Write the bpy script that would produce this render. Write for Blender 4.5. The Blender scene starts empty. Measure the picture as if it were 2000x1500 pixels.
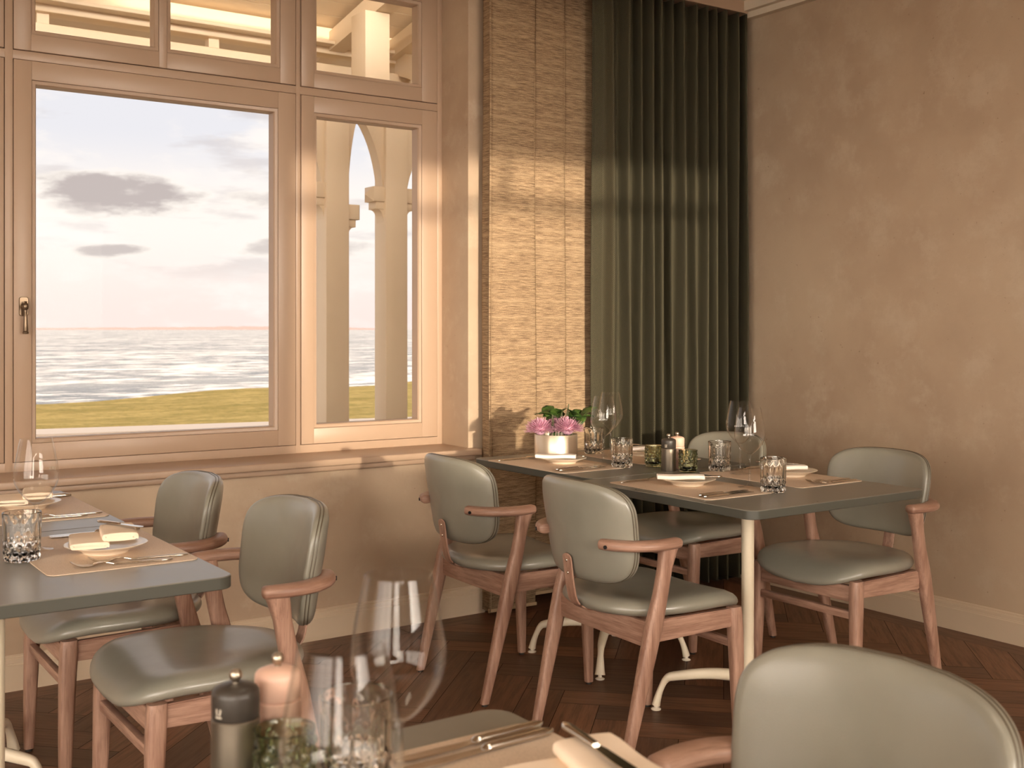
import bpy, bmesh, math, random
from mathutils import Vector, Matrix
C = bpy.context.scene.collection
SC = bpy.context.scene
R = math.radians
PI = math.pi

# ------------------------------------------------------------------ camera, exposure
cd = bpy.data.cameras.new('camera'); cam = bpy.data.objects.new('camera', cd); C.objects.link(cam)
cam.location = (0, 0, 1.25); cam.rotation_euler = (R(90), 0, R(-34.5))
cd.sensor_width = 36; cd.lens = 2230/2000*36; cd.shift_y = -0.054
cd.clip_start = 0.05; cd.clip_end = 20000
cd.dof.use_dof = True; cd.dof.focus_distance = 3.7; cd.dof.aperture_fstop = 8.0
SC.camera = cam
vs = SC.view_settings
vs.view_transform = 'Standard'; vs.look = 'None'; vs.gamma = 1; vs.use_curve_mapping = False
vs.exposure = 0.42
cy = SC.cycles
cy.max_bounces = 16; cy.transmission_bounces = 16; cy.transparent_max_bounces = 24
cy.diffuse_bounces = 6; cy.glossy_bounces = 6
cy.caustics_reflective = False; cy.caustics_refractive = False
cy.sample_clamp_indirect = 10.0
cy.use_denoising = True
try: cy.blur_glossy = 0.6
except Exception: pass

# ------------------------------------------------------------------ node helper
def lin(r, g, b):
    f = lambda v: (v/255/12.92) if v/255 <= .04045 else ((v/255+.055)/1.055)**2.4
    return (f(r), f(g), f(b), 1)
class NT:
    def __init__(s, tree): s.t = tree; s.n = tree.nodes; s.l = tree.links
    def new(s, kind, **kw):
        nd = s.n.new(kind)
        for k, v in kw.items():
            if k == 'ins':
                for i, x in v.items(): s.put(nd.inputs[i], x)
            else: setattr(nd, k, v)
        return nd
    def put(s, sock, x):
        if isinstance(x, bpy.types.NodeSocket): s.l.new(x, sock)
        else: sock.default_value = x
    def m(s, op, a, b=0.0, c=None, clamp=False):
        nd = s.n.new('ShaderNodeMath'); nd.operation = op; nd.use_clamp = clamp
        s.put(nd.inputs[0], a); s.put(nd.inputs[1], b)
        if c is not None: s.put(nd.inputs[2], c)
        return nd.outputs[0]
    def mix(s, f, a, b, bt='MIX'):
        nd = s.n.new('ShaderNodeMix'); nd.data_type = 'RGBA'; nd.blend_type = bt; nd.clamp_factor = True
        s.put(nd.inputs[0], f); s.put(nd.inputs[6], a); s.put(nd.inputs[7], b)
        return nd.outputs[2]
    def ramp(s, f, lo, hi, smooth=True):
        nd = s.n.new('ShaderNodeMapRange'); nd.interpolation_type = 'SMOOTHSTEP' if smooth else 'LINEAR'
        nd.clamp = True
        s.put(nd.inputs[0], f); s.put(nd.inputs[1], lo); s.put(nd.inputs[2], hi)
        return nd.outputs[0]
    def noise(s, vec, scale, detail=4.0, rough=.5):
        nd = s.n.new('ShaderNodeTexNoise'); s.put(nd.inputs['Vector'], vec)
        nd.inputs['Scale'].default_value = scale; nd.inputs['Detail'].default_value = detail
        nd.inputs['Roughness'].default_value = rough
        return nd.outputs[0]
    def map(s, vec, scale=(1, 1, 1), rot=(0, 0, 0), loc=(0, 0, 0)):
        nd = s.n.new('ShaderNodeMapping'); s.put(nd.inputs[0], vec)
        nd.inputs[1].default_value = loc; nd.inputs[2].default_value = rot; nd.inputs[3].default_value = scale
        return nd.outputs[0]
    def comb(s, x, y, z):
        nd = s.n.new('ShaderNodeCombineXYZ')
        for i, v in enumerate((x, y, z)): s.put(nd.inputs[i], v)
        return nd.outputs[0]

# ------------------------------------------------------------------ sky
SUN_AZ = R(8.0); SUN_EL = R(4.2)
W = bpy.data.worlds.new('evening_sky'); SC.world = W; W.use_nodes = True
w = NT(W.node_tree); w.n.clear()
tc = w.new('ShaderNodeTexCoord'); sep = w.new('ShaderNodeSeparateXYZ'); w.l.new(tc.outputs['Generated'], sep.inputs[0])
X, Y, Z = sep.outputs
az = w.m('ARCTAN2', X, Y)
hy = w.m('SQRT', w.m('ADD', w.m('MULTIPLY', X, X), w.m('MULTIPLY', Y, Y)))
q = w.m('DIVIDE', Z, w.m('MAXIMUM', hy, .01))
pv = w.comb(az, w.m('MULTIPLY', q, 2.2), 0.0)
n1 = w.noise(pv, 9.0, 6, .58); n2 = w.noise(w.map(pv, loc=(3.1, 1.7, 0)), 22.0, 5, .6)
n3 = w.noise(w.map(pv, scale=(1, 2.2, 1), loc=(7.3, 4.2, 0)), 8.0, 6, .55)
base = w.mix(w.ramp(q, 0.005, .09), lin(252, 232, 224), lin(255, 246, 238))
base = w.mix(w.ramp(q, .10, .17), base, lin(232, 231, 236))
base = w.mix(w.ramp(q, .19, .23), base, lin(243, 226, 219))
base = w.mix(w.ramp(q, .26, .9), base, lin(176, 190, 215))
n4 = w.noise(w.map(pv, scale=(1, 1.6, 1), loc=(1.3, 9.2, 0)), 26.0, 5, .55)
# bright white-gold cloud light
base = w.mix(w.m('MULTIPLY', w.ramp(n1, .47, .64), .85), base, lin(255, 247, 240))
# thin grey streaks
strk = w.m('MULTIPLY', w.ramp(n3, .53, .66), w.m('MULTIPLY', w.ramp(q, .03, .06), .42))
base = w.mix(strk, base, lin(200, 189, 187))
def blob(caz, cq, ra, rq, k=.9, warp=.9):
    a = w.m('DIVIDE', w.m('SUBTRACT', az, caz), ra)
    b = w.m('DIVIDE', w.m('SUBTRACT', q, cq), rq)
    b = w.m('MULTIPLY', b, w.m('SUBTRACT', 1.15, w.m('MULTIPLY', w.m('SIGN', b), -.25)))
    r2 = w.m('ADD', w.m('MULTIPLY', a, a), w.m('MULTIPLY', b, b))
    nn = w.m('ADD', w.m('MULTIPLY', w.m('SUBTRACT', n2, .5), 3.2), w.m('MULTIPLY', w.m('SUBTRACT', n4, .5), 3.4))
    r2 = w.m('ADD', r2, w.m('MULTIPLY', nn, warp))
    return w.m('SUBTRACT', 1.0, w.ramp(r2, .25, 1.3)), w.m('SUBTRACT', 1.0, w.ramp(r2, .9, 1.6))
for (a_, q_, ra, rq, k) in ((.268, .115, .064, .020, .92), (.262, .0655, .034, .006, .75), (.43, .071, .06, .010, .6), (.40, .112, .04, .008, .5)):
    core, halo = blob(a_, q_, ra, rq, warp=.72)
    base = w.mix(w.m('MULTIPLY', halo, .8), base, lin(255, 246, 236))
    base = w.mix(w.m('MULTIPLY', core, k), base, lin(190, 178, 175))
# glow of the low sun on the other side of the building
sd = Vector((-math.sin(SUN_AZ)*math.cos(SUN_EL), -math.cos(SUN_AZ)*math.cos(SUN_EL), math.sin(SUN_EL)))
dt = w.n.new('ShaderNodeVectorMath'); dt.operation = 'DOT_PRODUCT'
w.l.new(tc.outputs['Generated'], dt.inputs[0]); dt.inputs[1].default_value = sd
dot = dt.outputs['Value']
back = w.ramp(dot, -.35, .55)
glow = w.m('POWER', w.m('MAXIMUM', dot, 0.0), 9.0)
st = w.m('ADD', .80, w.m('ADD', w.m('MULTIPLY', back, 6.0), w.m('MULTIPLY', glow, 16.0)))
col = w.mix(back, base, (1.0, .87, .74, 1))
col = w.mix(w.ramp(Z, -.02, -.2), col, (.22, .19, .15, 1))
bg = w.new('ShaderNodeBackground'); w.l.new(col, bg.inputs[0]); w.l.new(st, bg.inputs[1])
wo = w.new('ShaderNodeOutputWorld'); w.l.new(bg.outputs[0], wo.inputs[0])

sl = bpy.data.lights.new('sun', 'SUN'); sl.energy = 3.0; sl.angle = R(0.9); sl.color = (1.0, .85, .66)
so = bpy.data.objects.new('sun', sl); C.objects.link(so); so.location = (-3, -8, 5)
so.rotation_euler = (-sd).to_track_quat('-Z', 'Y').to_euler()

# ------------------------------------------------------------------ materials
def mat(name, col=(.5, .5, .5, 1), rough=.5, metal=0.0, spec=.5, **kw):
    m = bpy.data.materials.new(name); m.use_nodes = True
    t = NT(m.node_tree); b = t.n['Principled BSDF']
    b.inputs['Base Color'].default_value = col; b.inputs['Roughness'].default_value = rough
    b.inputs['Metallic'].default_value = metal; b.inputs['Specular IOR Level'].default_value = spec
    for k, v in kw.items(): b.inputs[k].default_value = v
    return m, t, b
def bump(t, b, h, s=.3, d=.002):
    nd = t.new('ShaderNodeBump'); nd.inputs['Strength'].default_value = s; nd.inputs['Distance'].default_value = d
    t.l.new(h, nd.inputs['Height']); t.l.new(nd.outputs[0], b.inputs['Normal'])
def oc(t): return t.new('ShaderNodeTexCoord').outputs['Object']
def gc(t): return t.new('ShaderNodeNewGeometry').outputs['Position']

M = {}
# mineral plaster
m, t, b = mat('plaster', rough=.62, spec=.35); g = gc(t)
a1 = t.noise(g, 1.3, 5, .6); a2 = t.noise(g, 6, 6, .65); a3 = t.noise(g, 60, 3, .6)
c = t.mix(t.ramp(a1, .3, .7), lin(192, 170, 144), lin(176, 152, 128))
c = t.mix(t.m('MULTIPLY', t.ramp(a2, .48, .72), .5), c, lin(204, 186, 162))
c = t.mix(t.m('MULTIPLY', t.ramp(a3, .70, .76), .55), c, lin(112, 84, 62))
t.l.new(c, b.inputs['Base Color']); bump(t, b, t.m('ADD', a2, t.m('MULTIPLY', a3, .35)), .35, .004); M['plaster'] = m
m, t, b = mat('ceiling_paint', lin(226, 212, 190), .8); bump(t, b, t.noise(gc(t), 40, 3), .1, .002); M['ceil'] = m
def paint(name, col, rough=.35):
    m, t, b = mat(name, col, rough); n = t.noise(oc(t), 14, 4)
    t.l.new(t.mix(t.m('MULTIPLY', n, .12), col, tuple(x*.8 for x in col[:3])+(1,)), b.inputs['Base Color'])
    bump(t, b, t.noise(t.map(oc(t), (1, 1, .15)), 90, 3), .06, .001); return m
M['frame'] = paint('window_paint', lin(176, 150, 127), .38)
M['skirt'] = paint('skirting_paint', lin(206, 186, 160), .42)
M['cream'] = paint('veranda_paint', lin(222, 204, 176), .5)
M['metalcream'] = paint('cream_powder_coat', lin(232, 218, 192), .35)
# leather
def leather(name, col, rough=.31):
    m, t, b = mat(name, col, rough, spec=.6); o = oc(t); b.inputs['Coat Weight'].default_value = .3; b.inputs['Coat Roughness'].default_value = .16
    n = t.noise(o, 7, 4); v = t.new('ShaderNodeTexVoronoi'); t.l.new(o, v.inputs['Vector']); v.inputs['Scale'].default_value = 650
    t.l.new(t.mix(t.ramp(n, .35, .7), col, tuple(x*.88 for x in col[:3])+(1,)), b.inputs['Base Color'])
    t.l.new(t.m('ADD', rough-.05, t.m('MULTIPLY', n, .12)), b.inputs['Roughness'])
    bump(t, b, t.m('ADD', t.m('MULTIPLY', v.outputs['Distance'], .4), t.m('MULTIPLY', t.noise(o, 16, 3), 1.5)), .16, .002); return m
M['leather'] = leather('sage_leather', lin(140, 137, 124))
M['piping'] = leather('leather_seam', lin(92, 82, 66), .5)
# oak of the chairs
m, t, b = mat('limed_oak', rough=.42); o = oc(t)
nn = t.noise(t.map(o, (14, 14, 1.6)), 3.2, 5, .6); fn = t.noise(t.map(o, (150, 150, 5)), 2.0, 3, .6)
c = t.mix(t.ramp(nn, .3, .72), lin(180, 144, 124), lin(142, 106, 88))
c = t.mix(t.m('MULTIPLY', t.ramp(fn, .5, .68), .45), c, lin(112, 80, 64))
t.l.new(c, b.inputs['Base Color']); bump(t, b, fn, .18, .001); M['oak'] = m
m, t, b = mat('limed_oak_rail', rough=.42); o = oc(t)
nn = t.noise(t.map(o, (2.2, 2.2, 22)), 3.2, 5, .6); fn = t.noise(t.map(o, (6, 6, 170)), 2.0, 3, .6)
c = t.mix(t.ramp(nn, .3, .72), lin(180, 144, 124), lin(142, 106, 88))
c = t.mix(t.m('MULTIPLY', t.ramp(fn, .5, .68), .45), c, lin(112, 80, 64))
t.l.new(c, b.inputs['Base Color']); bump(t, b, fn, .18, .001); M['oakrail'] = m
# floor planks
m, t, b = mat('dark_oak_floor', rough=.42)
uv = t.new('ShaderNodeUVMap').outputs[0]; at = t.new('ShaderNodeAttribute', attribute_name='tone').outputs['Fac']
g1 = t.noise(t.map(uv, (1.4, 16, 1)), 3.0, 6, .62); g2 = t.noise(t.map(uv, (4, 120, 1)), 2.4, 4, .6)
c = t.mix(at, lin(84, 56, 38), lin(134, 92, 64))
c = t.mix(t.m('MULTIPLY', t.ramp(g1, .4, .72), .75), c, lin(76, 50, 33))
c = t.mix(t.m('MULTIPLY', t.ramp(g2, .5, .7), .5), c, lin(56, 36, 24))
t.l.new(c, b.inputs['Base Color'])
t.l.new(t.m('ADD', .34, t.m('MULTIPLY', g1, .22)), b.inputs['Roughness'])
bump(t, b, t.m('ADD', g1, g2), .3, .0015); M['floor'] = m
M['gap'] = mat('floor_gap', lin(22, 14, 9), .9)[0]
# table top laminate
m, t, b = mat('slate_linoleum', rough=.38, spec=.8); o = oc(t); n = t.noise(o, 5, 6, .65); n2_ = t.noise(o, 40, 3)
t.l.new(t.mix(t.ramp(n, .3, .75), lin(104, 103, 95), lin(128, 124, 112)), b.inputs['Base Color'])
t.l.new(t.m('ADD', .2, t.m('MULTIPLY', n, .22)), b.inputs['Roughness']); bump(t, b, n2_, .06, .001); M['top'] = m
M['topedge'] = mat('table_edge', lin(74, 74, 66), .42)[0]
m, t, b = mat('placemat', rough=.55); v = t.new('ShaderNodeTexVoronoi'); t.l.new(oc(t), v.inputs['Vector']); v.inputs['Scale'].default_value = 420
t.l.new(t.mix(v.outputs['Distance'], lin(226, 204, 180), lin(204, 182, 158)), b.inputs['Base Color']); bump(t, b, v.outputs['Distance'], .35, .001); M['mat'] = m
M['porcelain'] = mat('porcelain', lin(236, 226, 208), .16, spec=.6)[0]
m, t, b = mat('napkin_linen', lin(240, 220, 196), .85, spec=.2); b.inputs['Subsurface Weight'].default_value = .0
bump(t, b, t.noise(oc(t), 500, 2), .2, .0006); M['linen'] = m
M['linenw'] = mat('napkin_white', lin(246, 236, 224), .8, spec=.2)[0]
m, t, b = mat('polished_steel', lin(214, 206, 194), .14, 1.0); M['steel'] = m
M['brushed'] = mat('brushed_nickel', lin(186, 174, 156), .32, 1.0)[0]
m, t, b = mat('gunmetal', lin(128, 118, 104), .38, .85); M['gun'] = m
M['bronze'] = mat('aged_nickel', lin(132, 114, 94), .36, .9)[0]
M['millhead'] = mat('dark_mill_head', lin(58, 52, 46), .4)[0]
M['pink'] = mat('blush_lacquer', lin(226, 186, 164), .4)[0]
M['mark'] = mat('pale_print', lin(196, 186, 170), .5)[0]
M['black'] = mat('black_plastic', lin(18, 17, 16), .4)[0]
m, t, b = mat('silver_foil', lin(214, 198, 176), .36, .8); bump(t, b, t.noise(t.map(oc(t), (1, 1, .05)), 30, 2), .2, .004); M['silver'] = m
def glassm(name, col, rough=0.0, ior=1.48):
    m = bpy.data.materials.new(name); m.use_nodes = True; t = NT(m.node_tree); t.n.clear()
    gl = t.new('ShaderNodeBsdfGlass', ins={'Color': col, 'Roughness': rough, 'IOR': ior})
    o_ = t.new('ShaderNodeOutputMaterial'); t.l.new(gl.outputs[0], o_.inputs[0]); return m
M['glass'] = glassm('clear_glass', (1, .995, .985, 1))
M['crystal'] = glassm('cut_crystal', (.99, .985, .97, 1), 0, 1.52)
M['green'] = glassm('smoky_green_glass', lin(241, 244, 230), 0.0)
def thin(name, tint, gloss=1.0, base=.04):
    m = bpy.data.materials.new(name); m.use_nodes = True; t = NT(m.node_tree); t.n.clear()
    tr = t.new('ShaderNodeBsdfTransparent', ins={'Color': tint}); g_ = t.new('ShaderNodeBsdfGlossy', ins={'Roughness': 0.0})
    lw = t.new('ShaderNodeLayerWeight', ins={'Blend': .5}); mx = t.new('ShaderNodeMixShader')
    fr_ = t.m('ADD', base, t.m('MULTIPLY', t.m('POWER', lw.outputs['Facing'], 4.0), .85))
    t.l.new(t.m('MULTIPLY', fr_, gloss), mx.inputs[0]); t.l.new(tr.outputs[0], mx.inputs[1]); t.l.new(g_.outputs[0], mx.inputs[2])
    o_ = t.new('ShaderNodeOutputMaterial'); t.l.new(mx.outputs[0], o_.inputs[0]); return m
M['pane'] = thin('window_pane_glass', (1, 1, 1, 1), .03)
M['bowl'] = thin('thin_bowl_glass', (.992, .99, .985, 1), .7, .03)
M['stemglass'] = thin('stem_glass', (.97, .965, .95, 1), 1.0, .05)
# curtains (uv = metres along the cloth, height)
m, t, b = mat('green_twill', rough=.85, spec=.25); uv = t.new('ShaderNodeUVMap').outputs[0]
sp = t.new('ShaderNodeSeparateXYZ'); t.l.new(uv, sp.inputs[0])
tw = t.m('SINE', t.m('MULTIPLY', t.m('ADD', t.m('MULTIPLY', sp.outputs[0], 1.5), sp.outputs[1]), 2*PI/.0085))
f2 = t.noise(t.map(uv, (1, 1, 1)), 600, 2)
c = t.mix(t.ramp(tw, -.6, .8), lin(26, 28, 23), lin(108, 100, 76))
c = t.mix(t.m('MULTIPLY', t.ramp(f2, .4, .7), .3), c, lin(40, 42, 36))
t.l.new(c, b.inputs['Base Color']); bump(t, b, tw, .5, .0015); M['twill'] = m
m, t, b = mat('beige_slub_fabric', rough=.8, spec=.2); uv = t.new('ShaderNodeUVMap').outputs[0]
s1 = t.noise(t.map(uv, (17, 330, 1)), 1.0, 3, .6); s2 = t.noise(t.map(uv, (260, 240, 1)), 1.0, 2, .5); s3 = t.noise(t.map(uv, (3, 60, 1)), 1.0, 4, .6)
c = t.mix(t.ramp(s1, .38, .62), lin(122, 100, 78), lin(180, 153, 120))
c = t.mix(t.m('MULTIPLY', t.ramp(s2, .48, .64), .55), c, lin(120, 94, 68))
c = t.mix(t.m('MULTIPLY', t.ramp(s3, .45, .65), .3), c, lin(204, 178, 142))
t.l.new(c, b.inputs['Base Color']); bump(t, b, t.m('ADD', s1, s2), .6, .002); M['slub'] = m
# outside
m, t, b = mat('sea_water', lin(96, 102, 104), .22, spec=.5); g = gc(t)
r_ = t.map(g, (.5, 1.0, 1), (0, 0, R(20)))
h1 = t.noise(r_, .10, 5, .62); h2 = t.noise(r_, .45, 6, .68); h3 = t.noise(t.map(g, (.25, 1, 1), (0, 0, R(15))), .03, 3, .5)
foam = t.m('MULTIPLY', t.ramp(t.m('ADD', h2, t.m('MULTIPLY', h1, .7)), .80, .98), .9)
t.l.new(t.mix(foam, t.mix(t.ramp(h3, .35, .65), lin(62, 66, 68), lin(92, 92, 90)), lin(168, 163, 158)), b.inputs['Base Color'])
t.l.new(t.m('ADD', .25, t.m('MULTIPLY', foam, .5)), b.inputs['Roughness'])
bump(t, b, t.m('ADD', t.m('MULTIPLY', h1, 3.0), h2), 1.0, 1.6); M['sea'] = m
m, t, b = mat('dune_grass', rough=.95, spec=.1); g = gc(t)
e1 = t.noise(t.map(g, (1, 2.4, 1), (0, 0, R(-10))), .55, 6, .7); e2 = t.noise(g, 3.5, 5, .7); e3 = t.noise(t.map(g, (1, 3, 1)), 12, 3, .7)
c = t.mix(t.ramp(e1, .35, .65), lin(126, 110, 58), lin(160, 138, 84))
c = t.mix(t.m('MULTIPLY', t.ramp(e2, .45, .7), .7), c, lin(92, 88, 42))
c = t.mix(t.m('MULTIPLY', t.ramp(e3, .45, .7), .35), c, lin(176, 156, 104))
t.l.new(c, b.inputs['Base Color']); bump(t, b, t.m('ADD', e2, e3), 1.0, .3); M['grass'] = m
m, t, b = mat('sandstone', rough=.85); g = gc(t); n = t.noise(g, 3, 6, .6)
t.l.new(t.mix(t.ramp(n, .3, .7), lin(158, 140, 120), lin(130, 110, 92)), b.inputs['Base Color']); M['stone'] = m
M['cap'] = mat('stone_coping', lin(128, 117, 106), .8)[0]
M['haze'] = mat('hazy_land', lin(100, 88, 86), 1.0, spec=0)[0]
# flowers
def petal(name, c1, c2, rough=.6):
    m, t, b = mat(name, c1, rough, spec=.3); n = t.noise(oc(t), 60, 3)
    t.l.new(t.mix(t.ramp(n, .35, .65), c1, c2), b.inputs['Base Color']); return m
M['petal'] = petal('mauve_petals', lin(232, 186, 202), lin(208, 152, 178))
M['leaf'] = petal('leaf_green', lin(84, 108, 48), lin(48, 76, 34), .4)
M['bud'] = petal('dusky_buds', lin(120, 104, 92), lin(92, 98, 66))
M['wax'] = mat('candle_wax', lin(250, 240, 224), .5)[0]
m, t, b = mat('fill_lamp_diffuser', (1, .9, .75, 1)); b.inputs['Emission Color'].default_value = (1.0, .84, .64, 1); b.inputs['Emission Strength'].default_value = 4.0; M['lamp'] = m  # emission of the added ceiling fill lamps
M['rubber'] = mat('dark_glide', lin(34, 28, 24), .7)[0]

# ------------------------------------------------------------------ mesh helpers
def finish(name, bm, m, parent=None, smooth=35, mats=None):
    bmesh.ops.recalc_face_normals(bm, faces=bm.faces)
    me = bpy.data.meshes.new(name); bm.to_mesh(me); bm.free()
    for x in (mats or [m]): me.materials.append(x)
    if smooth:
        me.shade_smooth(); me.set_sharp_from_angle(angle=R(smooth))
    o = bpy.data.objects.new(name, me); C.objects.link(o)
    if parent: o.parent = parent
    return o
def tag(o, label=None, cat=None, group=None, kind=None):
    if label: o['label'] = label
    if cat: o['category'] = cat
    if group: o['group'] = group
    if kind: o['kind'] = kind
    return o
def empty(name, loc=(0, 0, 0), rz=0):
    o = bpy.data.objects.new(name, None); o.empty_display_size = .05; C.objects.link(o)
    o.location = loc; o.rotation_euler = (0, 0, rz); return o
def copy_tree(o, parent=None):
    c = o.copy(); C.objects.link(c)
    if parent: c.parent = parent
    for ch in list(o.children): copy_tree(ch, c)
    return c
protos = {}
def spawn(key, builder, loc, rz, label, cat, group=None):
    if key in protos: o = copy_tree(protos[key])
    else: o = builder(); protos[key] = o
    o.location = loc; o.rotation_euler = (0, 0, rz)
    o['label'] = label; o['category'] = cat
    if group: o['group'] = group
    elif 'group' in o: del o['group']
    return o
def box(bm, x0, x1, y0, y1, z0, z1, bev=0.0, seg=2, mi=0):
    r = bmesh.ops.create_cube(bm, size=1)
    vs_ = r['verts']
    for v in vs_:
        v.co = Vector(((x0+x1)/2+v.co.x*(x1-x0), (y0+y1)/2+v.co.y*(y1-y0), (z0+z1)/2+v.co.z*(z1-z0)))
    fs = set(f for v in vs_ for f in v.link_faces)
    for f in fs: f.material_index = mi
    if bev > 0:
        es = list({e for v in vs_ for e in v.link_edges})
        bmesh.ops.bevel(bm, geom=es, offset=bev, segments=seg, affect='EDGES', profile=.5, material=-1)
    return vs_
def rings(bm, rs, cap0=True, cap1=True, closed=True, mi=0):
    """skin a list of equal-length point rings"""
    L = [[bm.verts.new(p) for p in r] for r in rs]
    n = len(rs[0])
    for a, b_ in zip(L, L[1:]):
        for i in range(n if closed else n-1):
            j = (i+1) % n
            f = bm.faces.new((a[i], a[j], b_[j], b_[i])); f.material_index = mi
    if cap0 and closed: bm.faces.new(list(reversed(L[0]))).material_index = mi
    if cap1 and closed: bm.faces.new(L[-1]).material_index = mi
    return L
def lathe(bm, prof, seg=48, cx=0, cy_=0, fn=None, mi=0):
    """profile of (r, z); r==0 ends collapse to a point"""
    L = []
    for (r, z) in prof:
        if r < 1e-6: L.append([bm.verts.new((cx, cy_, z))])
        else:
            row = []
            for k in range(seg):
                th = 2*PI*k/seg; rr = fn(r, z, th) if fn else r
                row.append(bm.verts.new((cx+rr*math.cos(th), cy_+rr*math.sin(th), z)))
            L.append(row)
    for a, b_ in zip(L, L[1:]):
        for k in range(seg):
            j = (k+1) % seg
            if len(a) == 1 and len(b_) == 1: break
            if len(a) == 1: f = bm.faces.new((a[0], b_[j], b_[k]))
            elif len(b_) == 1: f = bm.faces.new((a[k], a[j], b_[0]))
            else: f = bm.faces.new((a[k], a[j], b_[j], b_[k]))
            f.material_index = mi
def sweep(bm, pts, sec, up=Vector((0, 0, 1)), n=16, ex=2.0, mi=0, cap=True):
    """tube along pts; sec = list of (half width sideways, half height) ; ex superellipse exponent; rounded ends if radius shrinks"""
    P = [Vector(p) for p in pts]; rs = []
    for i, p in enumerate(P):
        d = (P[min(i+1, len(P)-1)]-P[max(i-1, 0)]).normalized()
        side = d.cross(up)
        if side.length < 1e-4: side = Vector((1, 0, 0))
        side.normalize(); u2 = side.cross(d).normalized()
        a, b_ = sec[i] if isinstance(sec, list) else sec
        ring = []
        for k in range(n):
            th = 2*PI*k/n; c_, s_ = math.cos(th), math.sin(th)
            cx_ = math.copysign(abs(c_)**(2/ex), c_); sy_ = math.copysign(abs(s_)**(2/ex), s_)
            ring.append(p+side*a*cx_+u2*b_*sy_)
        rs.append(ring)
    rings(bm, rs, cap, cap, mi=mi)
def catmull(pts, k=6):
    P = [Vector(p) for p in pts]; out = []
    for i in range(len(P)-1):
        p0, p1, p2, p3 = P[max(i-1, 0)], P[i], P[i+1], P[min(i+2, len(P)-1)]
        for s_ in range(k):
            u = s_/k
            out.append(.5*((2*p1)+(p2-p0)*u+(2*p0-5*p1+4*p2-p3)*u*u+(3*p1-p0-3*p2+p3)*u**3))
    out.append(P[-1]); return out
def rrect(x0, x1, y0, y1, r, n=6):
    out = []
    for (cx, cy_, a0) in ((x1-r, y1-r, 0), (x0+r, y1-r, 90), (x0+r, y0+r, 180), (x1-r, y0+r, 270)):
        for k in range(n+1):
            a = R(a0+90*k/n); out.append((cx+r*math.cos(a), cy_+r*math.sin(a)))
    return out
def slab(bm, outline, z0, z1, bev=.0015, mi=0):
    cx = sum(p[0] for p in outline)/len(outline); cy_ = sum(p[1] for p in outline)/len(outline)
    def ins(d):
        out = []; n = len(outline)
        for i, p in enumerate(outline):
            a = Vector(outline[i-1]); b_ = Vector(outline[(i+1) % n]); t_ = (b_-a)
            if t_.length < 1e-9: out.append(p); continue
            t_.normalize(); nrm = Vector((t_.y, -t_.x)); out.append((p[0]-nrm.x*d, p[1]-nrm.y*d))
        return out
    o1 = ins(bev)
    f = lambda o_, z: [Vector((x, y, z)) for x, y in o_]
    rings(bm, [f(o1, z0), f(outline, z0+bev), f(outline, z1-bev), f(o1, z1)], mi=mi)
def wall_obj(name, boxes, m, kind='structure', bev=0, parent=None, smooth=0):
    bm = bmesh.new()
    for b_ in boxes: box(bm, *b_, bev=bev)
    o = finish(name, bm, m, parent, smooth)
    if kind and not parent: o['kind'] = kind
    return o

# ------------------------------------------------------------------ room shell
XL, XR, YB, YF, ZC = -3.0, 4.21, -2.5, 4.233, 2.87
YO = 4.62      # outer face of the window wall
WX0, WX1 = -.30, 2.676
# floor: herringbone planks with a border board along the walls
bm = bmesh.new(); uvl = bm.loops.layers.uv.new('UVMap'); tn = bm.faces.layers.float.new('tone')
random.seed(4); Wd, Ln = .135, .675; rt = Matrix.Rotation(R(45), 3, 'Z')
def plank(x0, x1, y0, y1, along_x, rot, bm, tone=None):
    g_ = .0011
    cs = [(x0+g_, y0+g_), (x1-g_, y0+g_), (x1-g_, y1-g_), (x0+g_, y1-g_)]
    vs_ = []
    for x, y in cs:
        p = Vector((x, y, 0)); p = rot @ p if rot else p; vs_.append(bm.verts.new(p))
    f = bm.faces.new(vs_); f[tn] = random.random() if tone is None else tone
    o1, o2 = random.uniform(0, 50), random.uniform(0, 50)
    for l, (x, y) in zip(f.loops, cs):
        l[uvl].uv = (x+o1, y+o2) if along_x else (y+o1, x+o2)
for j in range(-70, 71):
    for k in range(-10, 11):
        ox, oy = j*Wd+k*Ln, j*Wd-k*Ln
        ctr = rt @ Vector((ox+Ln/2, oy, 0))
        if not (XL-1 < ctr.x < XR+1 and YB-1 < ctr.y < YF+1): continue
        plank(ox, ox+Ln, oy, oy+Wd, True, rt, bm)
        plank(ox+Ln, ox+Ln+Wd, oy+Wd-Ln, oy+Wd, False, rt, bm)
bd = .13
for co, no in (((XL, 0, 0), (-1, 0, 0)), ((XR-bd, 0, 0), (1, 0, 0)), ((0, YB, 0), (0, -1, 0)), ((0, YF-bd, 0), (0, 1, 0))):
    bmesh.ops.bisect_plane(bm, geom=bm.verts[:]+bm.edges[:]+bm.faces[:], plane_co=co, plane_no=no, clear_outer=True)
for k in range(4): plank(XL+k*1.77, XL+(k+1)*1.77, YF-bd, YF, True, None, bm, .45)
for k in range(4): plank(XR-bd, XR, YB+k*1.65, YB+(k+1)*1.65, False, None, bm, .45)
plank(XR-1.6, XR, YF, 4.46, True, None, bm, .4)
n0 = len(bm.faces)
box(bm, XL, XR, YB, 4.46, -.12, -.0012, mi=1)
floor = finish('floor', bm, None, None, 0, [M['floor'], M['gap']]); floor['kind'] = 'structure'

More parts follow.
